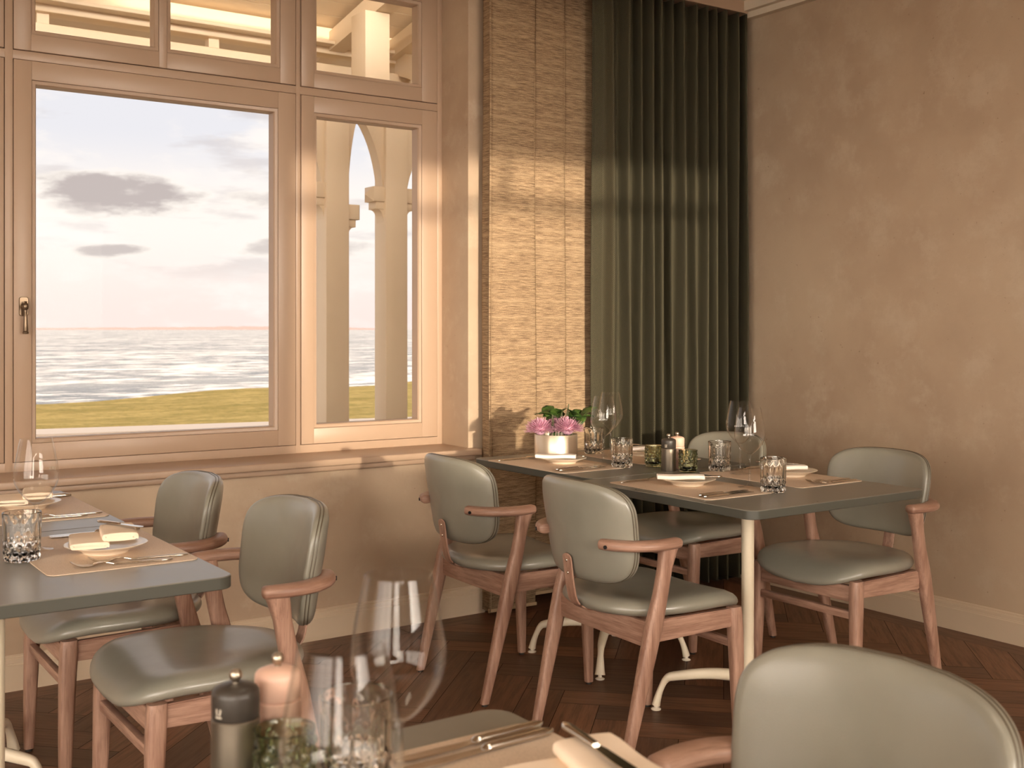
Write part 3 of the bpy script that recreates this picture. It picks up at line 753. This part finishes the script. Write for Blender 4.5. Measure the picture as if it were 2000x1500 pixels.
chair(.948, 3.38, PI, 'sage leather armchair under the window, seat partly hidden beneath the left table top')
chair(1.026, .955, PI, 'large foreground armchair at lower right, only backrest and one armrest in view')

# ------------------------------------------------------------------ pedestal tables
TZ = .745
def make_table(w_, d_):
    def f():
        root = empty('pedestal_table')
        bm = bmesh.new(); slab(bm, rrect(-w_/2, w_/2, -d_/2, d_/2, .035, 6), TZ-.026, TZ, .0018, 0)
        for fc in bm.faces:
            if abs(fc.normal.z) < .9: fc.material_index = 1
        bm.normal_update()
        for fc in bm.faces: fc.material_index = 0 if fc.calc_center_median().z > TZ-.001 else 1
        finish('tabletop', bm, None, root, 30, [M['top'], M['topedge']])
        bm = bmesh.new(); lathe(bm, [(0, .10), (.020, .10), (.0205, .70), (.0245, .702), (.0245, .718), (0, .719)], 28); col_ = finish('column', bm, M['metalcream'], root, 40)
        for s in (-1, 1):
            bm = bmesh.new(); sweep(bm, [(0, s*.018, .70), (0, s*.10, .712), (0, s*.24, .712)], [(.014, .012), (.013, .006), (.012, .005)], n=12, ex=4); finish('top_support', bm, M['metalcream'], root, 40)
        bm = bmesh.new(); lathe(bm, [(0, .085), (.026, .088), (.030, .10), (.028, .145), (.021, .16), (0, .16)], 28); finish('hub', bm, M['metalcream'], root, 40)
        for k in range(4):
            a_ = PI/4+k*PI/2; ca, sa = math.cos(a_), math.sin(a_)
            P = catmull([(ca*r_, sa*r_, z_) for r_, z_ in ((.02, .125), (.12, .128), (.235, .113), (.262, .101), (.278, .072), (.289, .040), (.295, .016))], 4)
            n_ = len(P); sec = []
            for i in range(n_):
                u = i/(n_-1); a2 = .019-.008*min(1, u/.6)+(.008*max(0, (u-.62)/.38) if u > .62 else 0); b2 = .020-.010*min(1, u/.6)+(.004*max(0, (u-.7)/.3))
                sec.append((a2, b2))
            bm = bmesh.new(); sweep(bm, P, sec, up=Vector((ca*.3, sa*.3, 1)), n=16, ex=2.6); lg = finish('leg', bm, M['metalcream'], root, 50)
            bm = bmesh.new(); lathe(bm, [(0, 0), (.016, 0), (.017, .003), (.012, .006), (.007, .008), (.007, .018), (0, .018)], 20, ca*.295, sa*.295); finish('foot_glide', bm, M['porcelain'], lg, 40)
        return root
    return f
gt = 'slate topped pedestal tables'
def table(key, x0, x1, y0, y1, label):
    return spawn(key, make_table(x1-x0, y1-y0), ((x0+x1)/2, (y0+y1)/2, 0), 0, label, 'table', gt)
table('t1', 2.332, 3.112, 2.222, 3.005, 'slate topped pedestal table with two armchairs facing each other by the right wall')
table('t2', 2.398, 3.148, 3.012, 3.760, 'slate topped pedestal table carrying the flowers in front of the curtains')
tl = table('t1b', .078, .858, 2.245, 3.000, 'slate topped pedestal table at the left edge with the folded napkin and big wine glass')
bm = bmesh.new()
for k in range(6):
    pass
ol = []
for zz in (.652, .690):
    for k in range(5):
        a_ = R(-38+9*k); ol.append(((.0212)*math.cos(a_), (.0212)*math.sin(a_), zz))
vv = [bm.verts.new(p) for p in ol]
for k in range(4): bm.faces.new((vv[k], vv[k+1], vv[k+6], vv[k+5]))
st_ = finish('sticker', bm, M['black'], tl, 60); tag(st_, 'small black sticker with pale marks')
bm = bmesh.new()
for zz in (.683, .678, .661):
    a_ = R(-18); p = Vector((.0214*math.cos(a_), .0214*math.sin(a_), zz)); tg = Vector((-math.sin(a_), math.cos(a_), 0))
    vs4 = [bm.verts.new(p+tg*sx*.0014+Vector((0, 0, sz*.0012))) for sx, sz in ((-1, -1), (1, -1), (1, 1), (-1, 1))]; bm.faces.new(vs4)
finish('printed_marks', bm, M['mark'], st_, 0)
table('t2', .108, .858, 3.004, 3.752, 'slate topped pedestal table at the far left, pushed up close to the window')
table('t3', .072, .852, .490, 1.270, 'slate topped pedestal table closest to us at the bottom edge')

# ------------------------------------------------------------------ tableware
def make_wineglass():
    root = empty('wine_glass')
    bm = bmesh.new()
    lathe(bm, [(0, 0), (.039, 0), (.0405, .0008), (.039, .0018), (.022, .0035), (.010, .008), (.0052, .016), (.0036, .03), (.0034, .08), (.0042, .100), (.0075, .107), (0, .1085)], 48)
    finish('stem', bm, M['stemglass'], root, 50)
    op = [(.0, .1085), (.009, .1082), (.020, .1155), (.034, .131), (.0445, .149), (.0482, .162), (.0485, .172), (.0470, .190), (.0435, .212), (.0385, .238), (.0345, .2555)]
    op = [(p.x, p.z) for p in catmull([(r, 0, z) for r, z in op], 4)]; op[0] = (0, .1085)
    th = .0009
    ip = [(max(0, r-th), z+.0006) for r, z in op[1:]]; ip[-1] = (op[-1][0]-th, .2555)
    ip = list(reversed(ip))+[(0, .1115)]
    bm = bmesh.new(); lathe(bm, op+ip, 64); bw_ = finish('bowl', bm, M['bowl'], root, 60)
    # etched lettering on the bowl
    cu = bpy.data.curves.new('etched_lettering', 'FONT'); cu.body = 'ERS'; cu.size = .012; cu.align_x = 'CENTER'; cu.space_character = 1.1
    tmp = bpy.data.objects.new('tmp', cu); C.objects.link(tmp); dg = bpy.context.evaluated_depsgraph_get()
    me = bpy.data.meshes.new_from_object(tmp.evaluated_get(dg)); bpy.data.objects.remove(tmp)
    bm = bmesh.new(); bm.from_mesh(me)
    vv = [bm.verts.new(p) for p in ((-.012, -.003, 0), (.012, -.003, 0), (.012, -.0025, 0), (-.012, -.0025, 0))]
    bm.faces.new(vv)
    bmesh.ops.subdivide_edges(bm, edges=[e for e in bm.edges if e.calc_length() > .004], cuts=3, use_grid_fill=True)
    for v in bm.verts:
        a_ = v.co.x/.047; rr_ = .0488-.10*max(0, v.co.y); v.co = Vector((rr_*math.cos(a_), rr_*math.sin(a_), .178+v.co.y))
    finish('etched_lettering', bm, M['mark'], bw_, 0)
    return root
gw = 'stemmed wine glasses on the tables'
def glass(x, y, ang, label): return spawn('wine', make_wineglass, (x, y, TZ), ang, label, 'wine glass', gw)
def make_tumbler():
    root = empty('tumbler')
    Rr = .0405
    def cut(r, z, th):
        if r < .03: return r
        if z > .043: return r-.0016*(.5-.5*math.cos(th*12))*min(1, (z-.043)/.01)*min(1, max(0, (.094-z))/.01)
        a_ = abs(math.sin(6*th+z*150))*abs(math.sin(6*th-z*150)); return r-.0034*(1-a_)*min(1, z/.006)
    prof = [(0, 0), (.034, 0), (.037, .002)]+[(.0385+.002*(k/34), .004+.100*k/34) for k in range(35)]+[(Rr-.001, .1055), (Rr-.003, .1045)]
    prof += [(Rr-.0034, .10), (Rr-.005, .05), (Rr-.006, .022), (.030, .015), (0, .0135)]
    bm = bmesh.new(); lathe(bm, prof, 144, fn=cut); finish('cut_glass_body', bm, M['crystal'], root, 22)
    return root
gu = 'cut crystal tumblers on the tables'
def tumbler(x, y, label): return spawn('tumbler', make_tumbler, (x, y, TZ+.0), 0.2, label, 'tumbler', gu)
def make_mill(body, head, key):
    def f():
        root = empty('spice_mill')
        bm = bmesh.new(); lathe(bm, [(0, 0), (.0265, 0), (.027, .0015), (.0262, .06), (.0265, .078), (.0255, .0795), (0, .0795)], 40); finish('mill_body', bm, body, root, 30)
        bm = bmesh.new(); lathe(bm, [(0, .080), (.0248, .080), (.0258, .0815), (.0262, .104), (.0258, .108), (.0235, .1115), (.016, .1148), (.007, .1165), (0, .117)], 40); hd = finish('mill_head', bm, head, root, 35)
        bm = bmesh.new(); lathe(bm, [(0, .1162), (.004, .1165), (.0038, .119), (.0062, .121), (.0072, .1245), (.0066, .1285), (.004, .1312), (0, .132)], 24); finish('knob', bm, M['brushed'], root, 60)
        if key == 'dark':
            bm = bmesh.new()
            for (s0, s1, z0_, z1_) in ((-.0036, -.0016, .0905, .0945), (.0016, .0036, .0905, .0945), (-.0030, -.0012, .0875, .0905), (.0008, .0028, .0875, .0905), (-.0042, .0042, .0845, .0862)):
                a_ = []
                for k in range(4): pass
                ps = [(s0, z0_), (s1, z0_), (s1, z1_), (s0, z1_)]
                bm.faces.new([bm.verts.new((.02655*math.cos(s/.0262), .02655*math.sin(s/.0262), z)) for s, z in ps])
            finish('emblem', bm, M['mark'], hd, 0)
        return root
    return f
def mill(kind, x, y, rz, label):
    b_, h_ = (M['gun'], M['millhead']) if kind == 'dark' else (M['pink'], M['pink'])
    return spawn('mill'+kind, make_mill(b_, h_, kind), (x, y, TZ), rz, label, 'spice mill', 'pepper and salt mills')
def make_votive():
    root = empty('candle_holder')
    def st(r, z, th):
        if r < .03: return r
        return r+.0030*max(0, math.sin(th*9+ (PI/2 if int((z-.012)/.0115) % 2 else 0)))**.8*math.sin(max(0, min(1, ((z-.012) % .0115)/.0115))*PI)*(1 if .012 < z < .070 else 0)
    prof = [(0, 0), (.027, 0), (.0305, .002), (.031, .006), (.029, .010)]+[(.0318, .012+.058*k/40) for k in range(41)]+[(.0325, .073), (.033, .078), (.0315, .0785), (.0295, .074), (.0290, .02), (.022, .013), (0, .012)]
    bm = bmesh.new(); lathe(bm, prof, 108, fn=st); finish('studded_glass_cup', bm, M['green'], root, 30)
    return root
def make_tealight():
    root = empty('tealight')
    bm = bmesh.new(); lathe(bm, [(0, 0), (.0185, 0), (.019, .015), (.0182, .015), (.018, .0135), (0, .0125)], 32); finish('metal_cup', bm, M['brushed'], root, 40)
    bm = bmesh.new(); lathe(bm, [(0, .0127), (.0175, .0137), (.0172, .0165), (.006, .0175), (0, .0165)], 32); finish('wax', bm, M['wax'], root, 40)
    bm = bmesh.new(); sweep(bm, [(0, 0, .0165), (.0005, 0, .022), (.0015, 0, .026)], [(.0007, .0007)]*3, n=6, up=Vector((1, 0, 0))); finish('wick', bm, M['black'], root, 40)
    return root
def votive(x, y, label, lab2):
    spawn('votive', make_votive, (x, y, TZ), .3*x, label, 'candle holder', 'studded green glass candle holders')
    spawn('tea', make_tealight, (x, y, TZ+.0135), 0, lab2, 'candle', 'tealights in the green glass holders')
def make_plate():
    bm = bmesh.new()
    lathe(bm, [(0, .003), (.040, .003), (.044, 0), (.049, 0), (.051, .004), (.066, .011), (.088, .0185), (.090, .0200), (.088, .0210), (.067, .0150), (.052, .0090), (.030, .0078), (0, .0075)], 64)
    return finish('side_plate', bm, M['porcelain'], None, 50)
def plate(x, y, label): return spawn('plate', make_plate, (x, y, TZ+.002), 0, label, 'plate', 'white side plates')
def make_mat(w_, d_):
    def f():
        bm = bmesh.new(); slab(bm, rrect(-w_/2, w_/2, -d_/2, d_/2, .022, 5), 0, .002, .0006); return finish('placemat', bm, M['mat'], None, 30)
    return f
def pmat(x0, x1, y0, y1, label):
    w_, d_ = round(x1-x0, 3), round(y1-y0, 3)
    return spawn('mat%s_%s' % (w_, d_), make_mat(w_, d_), ((x0+x1)/2, (y0+y1)/2, TZ), 0, label, 'placemat', 'beige leather placemats')
# cutlery lies along local +x (handle end at 0, tip at +x)
def handle_bm(L=.105, w0=.0075, w1=.0045, h=.0032):
    bm = bmesh.new(); P, S = [], []
    for k in range(11):
        u = k/10; P.append((.001+L*u, 0, h+.0001)); e = 1 if .06 < u else math.sqrt(max(.05, u/.06)); S.append(((w0+(w1-w0)*u)*e, h*(.8 if u > .9 else 1)*max(e, .6)))
    sweep(bm, P, S, n=12, ex=3); return bm
def make_knife():
    root = empty('table_knife')
    finish('knife_handle', handle_bm(.098, .0068, .0062, .0046), M['steel'], root, 50)
    bm = bmesh.new()
    top_ = [(.097, .0045), (.102, .0072), (.112, .0062), (.13, .008), (.17, .0092), (.195, .0085), (.21, .005), (.215, .0)]
    bot_ = [(.212, -.005), (.20, -.0062), (.16, -.0058), (.12, -.0050), (.11, -.0045), (.102, -.0062), (.097, -.0045)]
    ol = [(x, y) for x, y in top_+bot_]; ol.reverse()
    rings(bm, [[Vector((x, y, .0022)) for x, y in ol], [Vector((x, y, .0038)) for x, y in ol]])
    sweep(bm, [(.096, 0, .0046), (.101, 0, .0044), (.106, 0, .003)], [(.0062, .0046), (.0068, .0044), (.0055, .0025)], n=12, ex=2.4)
    finish('blade', bm, M['steel'], root, 30); return root
def make_fork():
    root = empty('table_fork')
    finish('fork_handle', handle_bm(.125, .0072, .0036, .0022), M['steel'], root, 50)
    bm = bmesh.new()
    # neck and palm
    P = catmull([(.122, 0, .0025), (.135, 0, .006), (.148, 0, .008), (.158, 0, .0065), (.166, 0, .0045)], 4)
    n_ = len(P); sweep(bm, P, [(.0035+.0085*min(1, max(0, i/(n_-1)-.3)/.5), .0016-.0004*i/n_) for i in range(n_)], n=12, ex=3)
    for k in range(4):
        y_ = -.009+.006*k
        sweep(bm, catmull([(.163, y_, .0045), (.180, y_*1.02, .003), (.196, y_*1.02, .006), (.210, y_, .014)], 3), [(.0021, .0011)]*9+[(.0008, .0006)], n=8, ex=2.5)
    finish('tines', bm, M['steel'], root, 40); return root
def make_spoon():
    root = empty('table_spoon')
    finish('spoon_handle', handle_bm(.125, .0072, .0034, .0022), M['steel'], root, 50)
    bm = bmesh.new(); P, S = [], []
    for k in range(15):
        u = k/14; x_ = .122+.078*u
        wv = .0034 if u < .2 else .0034+.0165*math.sin(PI*min(1, (u-.2)/.8)**.8)**.8
        P.append((x_, 0, .0025+.006*math.sin(PI*min(1, u*2.2)/2*1.0)*(1 if u < .45 else max(0, 1-(u-.45)*1.4))+(.003*max(0, u-.75)/.25))); S.append((max(wv, .002), .0013))
    sweep(bm, P, S, n=16, ex=2); finish('spoon_bowl', bm, M['steel'], root, 50); return root
def cut(kind, x, y, ang, label, z=TZ+.002):
    f = {'knife': make_knife, 'fork': make_fork, 'spoon': make_spoon}[kind]
    return spawn(kind, f, (x, y, z), ang, label, kind, 'cutlery beside the plates')
# napkin: strip folded flat into a soft roll
def roll_bm(bm, w_, h_, L, ox, oy, oz, rz, turns=2.2, th=.0042):
    n = 110; ctr = []; turns = min(turns, (h_/2-.001)/th)
    for i in range(n+1):
        t_ = i/n; a_ = 2*PI*turns*t_-.5; d_ = th*1.04*turns*t_+th/2
        hx, hz = w_/2-d_, max(.0004, h_/2-d_); c_, s_ = math.cos(a_), math.sin(a_)
        x_ = math.copysign(abs(c_)**.85, c_)*hz+math.copysign(min(1, abs(c_)*1.6), c_)*(hx-hz); z_ = math.copysign(abs(s_)**.95, s_)*hz
        ctr.append((x_, z_))
    ctr.reverse()
    o_, i_ = [], []
    for i, p in enumerate(ctr):
        a_, b_ = ctr[max(0, i-1)], ctr[min(n, i+1)]; d = Vector((b_[0]-a_[0], b_[1]-a_[1]))
        d = d.normalized() if d.length > 1e-9 else Vector((1, 0)); nn_ = Vector((-d.y, d.x))*th/2
        o_.append((p[0]+nn_.x, p[1]+nn_.y)); i_.append((p[0]-nn_.x, p[1]-nn_.y))
    ring2 = o_+list(reversed(i_))
    rs = []; rot = Matrix.Rotation(rz, 3, 'Z'); m_ = 9
    for k in range(m_):
        u = k/(m_-1); e = .965 if k in (0, m_-1) else 1
        sag = .0012*math.sin(u*7+ox*40)
        rs.append([rot @ Vector((x_*e, (u-.5)*L, z_*e+h_/2+sag))+Vector((ox, oy, oz)) for x_, z_ in ring2])
    L_ = [[bm.verts.new(p) for p in r] for r in rs]; q_ = len(ring2)
    for a_, b_ in zip(L_, L_[1:]):
        for i in range(q_): bm.faces.new((a_[i], a_[(i+1) % q_], b_[(i+1) % q_], b_[i]))
    for r in (L_[0], L_[-1]):
        for i in range(n): bm.faces.new((r[i], r[i+1], r[q_-2-i], r[q_-1-i]))
def make_napkin_big():
    bm = bmesh.new(); roll_bm(bm, .086, .020, .138, -.036, -.004, 0, 0, 2.1); roll_bm(bm, .082, .024, .138, .028, .006, .010, 0, 2.5, .0045)
    return finish('folded_napkin', bm, M['linen'], None, 50)
def make_napkin_small():
    bm = bmesh.new(); roll_bm(bm, .050, .020, .150, 0, 0, 0, 0, 2.4); 
    return finish('rolled_napkin', bm, M['linenw'], None, 50)
def napkin(kind, x, y, rz, label, z=TZ+.019):
    return spawn('nap'+kind, make_napkin_big if kind == 'big' else make_napkin_small, (x, y, z), rz, label, 'napkin', 'folded napkins on the plates')
def make_butter():
    root = empty('butter_knife')
    finish('knife_handle', handle_bm(.075, .0065, .005, .0032), M['steel'], root, 50)
    bm = bmesh.new(); ol = [(.074, -.004), (.085, -.006), (.13, -.0085), (.150, -.0075), (.156, 0), (.150, .0065), (.09, .006), (.074, .004)]
    rings(bm, [[Vector((x, y, .002)) for x, y in ol], [Vector((x, y, .0035)) for x, y in ol]]); finish('blade', bm, M['steel'], root, 30); return root
def butter(x, y, z, ang, label): return spawn('butter', make_butter, (x, y, z), ang, label, 'knife', 'butter knives on the napkins')

# --- right-hand near table, place facing us and place by the wall
pmat(2.375, 2.695, 2.435, 2.905, 'beige placemat behind the nearer back-turned armchair, lit by the sun')
glass(2.675, 2.560, .9, 'wine glass in front, left of the brightest tumbler on the right table')
tumbler(2.668, 2.455, 'cut crystal tumbler closest to the corner of the right table, glowing in the sun')
plate(2.555, 2.715, 'white side plate on the sunlit placemat of the right table')
napkin('small', 2.52, 2.712, R(52), 'rolled napkin on the plate at the sunlit placemat of the right table')
butter(2.66, 2.665, TZ+.0225, R(150), 'butter knife lying at the right of the sunlit plate on the right table')
cut('knife', 2.385, 2.468, 0.02, 'table knife, outer one of the pair nearest the corner of the right table')
cut('knife', 2.392, 2.496, 0.03, 'table knife, inner one of the pair nearest the corner of the right table')
cut('fork', 2.395, 2.862, .04, 'fork lying toward the seam of the right tables, left of the sunlit plate')
pmat(2.795, 3.105, 2.455, 2.925, 'beige placemat in front of the armchair by the bare right wall')
glass(2.895, 2.815, 2.2, 'wine glass standing behind the front glass of the right table')
tumbler(2.905, 2.925, 'cut crystal tumbler right of the green candle holders')
plate(3.005, 2.685, 'white side plate in front of the armchair by the bare wall')
napkin('small', 2.985, 2.695, R(62), 'rolled napkin on the plate by the bare right wall')
butter(2.955, 2.80, TZ+.0395, R(-62), 'butter knife resting on the napkin by the bare right wall')
cut('fork', 3.098, 2.482, PI+.03, 'fork at the right end of the right table, front one of the pair', TZ+.002)
cut('fork', 3.100, 2.512, PI, 'fork at the right end of the right table, rear one of the pair', TZ+.002)
cut('knife', 3.098, 2.888, PI, 'table knife behind the wine glasses of the right table')
# --- right-hand far table
pmat(2.39, 2.71, 3.175, 3.655, 'beige placemat beside the flowers on the far right-hand table')
glass(2.677, 3.296, 1.2, 'wine glass in front of the curtain, nearer of the far pair')
tumbler(2.690, 3.206, 'cut crystal tumbler beside the nearer glass on the flower table')
plate(2.585, 3.425, 'white side plate in front of the silver flower pot')
napkin('small', 2.545, 3.415, R(48), 'rolled napkin on the plate in front of the flower pot')
butter(2.665, 3.385, TZ+.0215, R(150), 'butter knife on the plate in front of the flower pot')
cut('knife', 2.41, 3.215, .02, 'table knife, outer one of the pair in front of the flower table glass')
cut('knife', 2.415, 3.243, .03, 'table knife, inner one of the pair in front of the flower table glass')
cut('spoon', 2.41, 3.600, .05, 'spoon lying left of the plate by the flower pot')
pmat(2.80, 3.105, 3.215, 3.685, 'beige placemat in front of the armchair by the dark curtain')
glass(2.87, 3.49, 2.6, 'wine glass furthest away, partly behind its neighbour on the flower table')
tumbler(2.885, 3.615, 'cut crystal tumbler right behind the flowers')
plate(3.01, 3.45, 'white side plate furthest back, seen left of the pepper mill')
napkin('small', 2.985, 3.46, R(62), 'rolled napkin on the furthest plate, left of the pepper mill')
butter(2.965, 3.53, TZ+.0395, R(-62), 'butter knife on the furthest napkin, left of the pepper mill')
cut('fork', 3.098, 3.242, PI, 'fork at the far right of the flower table')
cut('fork', 3.098, 3.268, PI+.02, 'second fork at the far right of the flower table, behind the first')
votive(2.795, 3.150, 'studded green glass candle holder left of the far pepper mill', 'tealight in the holder left of the far pepper mill')
votive(2.792, 2.966, 'studded green glass candle holder right of the far pepper mill', 'tealight in the holder right of the far pepper mill')
mill('dark', 2.764, 3.036, 3.6, 'dark grey pepper mill between the two candle holders on the right tables')
mill('pink', 2.838, 3.072, 0, 'blush pink salt mill behind the grey mill on the right tables')
# --- left near table
pmat(.537, .853, 2.445, 2.915, 'beige grained placemat in the front on the left table')
glass(.580, 2.757, R(31), 'large wine glass at the left edge in front of the window')
tumbler(.530, 2.660, 'cut crystal tumbler at the left edge beside the wine glass foot')
plate(.704, 2.642, 'white side plate under the thick folded napkin on the left table')
napkin('big', .704, 2.648, R(-12), 'thick folded peach linen napkin in the front on the left table')
butter(.712, 2.745, TZ+.0535, R(-66), 'butter knife lying across the thick front napkin on the left table')
cut('fork', .845, 2.500, PI-.12, 'fork behind the front fork on the left table')
cut('fork', .800, 2.468, PI-.13, 'fork nearest the front edge of the left placemat')
cut('knife', .850, 2.876, PI-.02, 'table knife, nearer of two behind the front napkin')
cut('knife', .852, 2.898, PI, 'table knife, further of two behind the front napkin')
# --- left far table
pmat(.537, .853, 3.150, 3.620, 'beige placemat on the table pushed up to the window')
plate(.690, 3.400, 'white side plate seen behind the large wine glass')
napkin('big', .690, 3.405, R(-12), 'folded peach napkin seen behind the large wine glass')
cut('fork', .845, 3.205, PI-.05, 'fork nearer the seam on the table by the window')
cut('spoon', .800, 3.180, PI-.05, 'spoon in front of the far napkin by the window')
cut('knife', .852, 3.575, PI, 'table knife furthest left, near the window sill')
cut('knife', .850, 3.600, PI, 'table knife against the far rim of the placemat by the window')
# --- foreground table
pmat(.530, .848, .700, 1.195, 'beige placemat at the bottom edge of the view')
glass(.561, 1.020, R(-20), 'tall wine glass in the foreground, further of the two')
glass(.399, .817, R(160), 'out of focus wine glass in the foreground, nearest to us')
tumbler(.568, 1.128, 'cut crystal tumbler in the foreground behind the nearest wine glass')
mill('dark', .460, 1.205, R(206), 'dark grey pepper mill in the foreground')
mill('pink', .523, 1.238, 0, 'blush pink salt mill in the foreground')
votive(.492, 1.145, 'studded green glass candle holder in the foreground beside the pepper mill', 'tealight in the foreground candle holder')
cut('knife', .850, 1.168, PI+.02, 'table knife in the foreground, the one further from us')
cut('knife', .846, 1.140, PI+.02, 'table knife in the foreground, the one nearer to us')
plate(.745, .930, 'white side plate cut off by the bottom edge')
napkin('big', .742, .935, R(-12), 'folded napkin cut off by the bottom edge')
butter(.782, 1.036, TZ+.0535, R(-99), 'butter knife on the foreground napkin')

# ------------------------------------------------------------------ flowers
FX, FY = 2.700, 3.622
def make_vase():
    bm = bmesh.new(); lathe(bm, [(0, 0), (.082, 0), (.085, .002), (.0855, .088), (.0845, .0895), (.083, .088), (.0825, .006), (0, .006)], 64)
    return finish('flower_pot', bm, M['silver'], None, 40)
tag(make_vase(), 'low round silver flower pot on the flower table', 'flower pot').location = (FX, FY, TZ)
def make_mum(seed, rad):
    def f():
        rnd = random.Random(seed); root = empty('chrysanthemum'); bm = bmesh.new()
        for k in range(230):
            el = math.asin(min(1, .03+.97*((k+.5)/230)**1.0))*1.15-.28; azm = k*2.39996
            d = Vector((math.cos(el)*math.cos(azm), math.cos(el)*math.sin(azm), math.sin(el)))
            L = rad*rnd.uniform(.82, 1.08)*(1-.25*max(0, math.sin(el))); w_ = .0030
            side = d.cross(Vector((0, 0, 1))); side = side.normalized() if side.length > .01 else Vector((1, 0, 0))
            up = side.cross(d).normalized(); pts = []
            bend = .25 if el < .5 else -.15
            for s_, ww, dz in ((.25, .6, 0), (.6, 1.0, -.02), (.85, 1.1, -.02+.03*bend), (1.0, .35, .10*bend)):
                p = d*L*s_+up*L*dz; pts.append((p-side*w_*ww, p+up*w_*.5, p+side*w_*ww))
            vs_ = [[bm.verts.new(p) for p in r] for r in pts]
            for a_, b_ in zip(vs_, vs_[1:]):
                for i in range(2): bm.faces.new((a_[i], a_[i+1], b_[i+1], b_[i]))
        bmesh.ops.create_icosphere(bm, subdivisions=2, radius=rad*.42)
        me = finish('bloom', bm, M['petal'], root, 60)
        bm = bmesh.new(); sweep(bm, [(0, 0, -.09), (0, 0, -.03), (0, 0, 0)], [(.003, .003)]*3, n=8, up=Vector((1, 0, 0))); finish('stem', bm, M['leaf'], root, 60)
        return root
    return f
for i, (dx, dy, dz, rad, lab) in enumerate(((-.045, .045, .108, .062, 'mauve chrysanthemum bloom on the left of the silver pot'),
                                            (.036, -.028, .112, .066, 'mauve chrysanthemum bloom on the right of the silver pot'),
                                            (.030, .050, .122, .046, 'small mauve chrysanthemum bloom at the back of the pot'))):
    o = make_mum(i+1, rad)(); o.location = (FX+dx, FY+dy, TZ+dz); tag(o, lab, 'flower', 'blooms in the silver pot')
def make_leafy(seed, n, spread, base, tip):
    rnd = random.Random(seed); root = empty('leafy_sprig'); bm = bmesh.new()
    P = catmull([base, ((base[0]+tip[0])/2, (base[1]+tip[1])/2, tip[2]*.7), tip], 5); sweep(bm, P, [(.0022, .0022)]*len(P), n=8, up=Vector((1, .3, 0))); finish('stem', bm, M['leaf'], root, 60)
    for k in range(n):
        bm = bmesh.new(); a_ = rnd.uniform(0, 2*PI); el = rnd.uniform(.15, 1.1); d = Vector((math.cos(a_)*math.cos(el), math.sin(a_)*math.cos(el), math.sin(el)))
        s_ = d.cross(Vector((rnd.uniform(-.4, .4), rnd.uniform(-.4, .4), 1))).normalized(); u_ = s_.cross(d); L = rnd.uniform(.035, .055)*spread; W_ = L*rnd.uniform(.36, .48)
        c0 = Vector(tip)+Vector((rnd.uniform(-.02, .02), rnd.uniform(-.02, .02), rnd.uniform(-.03, .005))); rows = []
        for i in range(9):
            u = i/8; ww = W_*math.sin(PI*min(1, u*.97+.02))**.6*(1+.08*math.sin(u*26)); c_ = c0+d*L*u+u_*(-.25*L*u*u)
            rows.append([bm.verts.new(c_+s_*ww*q_+u_*(.22*ww*abs(q_)+.05*W_*math.sin(u*18+q_*5))) for q_ in (-1, -.5, 0, .5, 1)])
        for r0, r1 in zip(rows, rows[1:]):
            for i in range(4): bm.faces.new((r0[i], r0[i+1], r1[i+1], r1[i]))
        o = finish('leaf', bm, M['leaf'], root, 60); md = o.modifiers.new('thickness', 'SOLIDIFY'); md.thickness = .0006
    return root
for i, (tip, sp, lab) in enumerate((((-.005, .055, .165), 1.25, 'green leafy sprig above the left bloom'), ((.035, .035, .160), 1.2, 'green leafy sprig in the middle of the bunch'), ((.085, -.035, .150), 1.45, 'green leafy sprig at the right of the bunch, largest leaves'))):
    o = make_leafy(20+i, 7, sp, (tip[0]*.5, tip[1]*.5, .02), tip); o.location = (FX, FY, TZ); tag(o, lab, 'greenery', 'leaves in the silver pot')
for i, (tip, lab) in enumerate((((.060, -.005, .205), 'upright sprig of dusky buds, tallest in the bunch'), ((.045, .02, .175), 'sprig of dusky buds beside the tallest one'), ((-.01, .01, .165), 'sprig of dusky buds over the blooms'))):
    root = empty('bud_sprig', (FX, FY, TZ)); tag(root, lab, 'greenery', 'bud sprigs in the silver pot')
    b0 = Vector((tip[0]*.5, tip[1]*.5, .03)); t0 = Vector(tip)
    bm = bmesh.new(); sweep(bm, [b0, b0.lerp(t0, .5), t0], [(.0016, .0016)]*3, n=8, up=Vector((1, .2, 0))); finish('stem', bm, M['leaf'], root, 60)
    bm = bmesh.new(); rnd = random.Random(i)
    for k in range(46):
        u = k/46; c_ = b0.lerp(t0, .62+.38*u); a_ = k*2.4; rr_ = .007*(1-u*.8)
        r = bmesh.ops.create_icosphere(bm, subdivisions=1, radius=.0026*(1.1-u*.5)); bmesh.ops.translate(bm, verts=r['verts'], vec=c_+Vector((math.cos(a_)*rr_, math.sin(a_)*rr_, 0)))
    tag(finish('buds', bm, M['bud'], root, 60), kind='stuff')
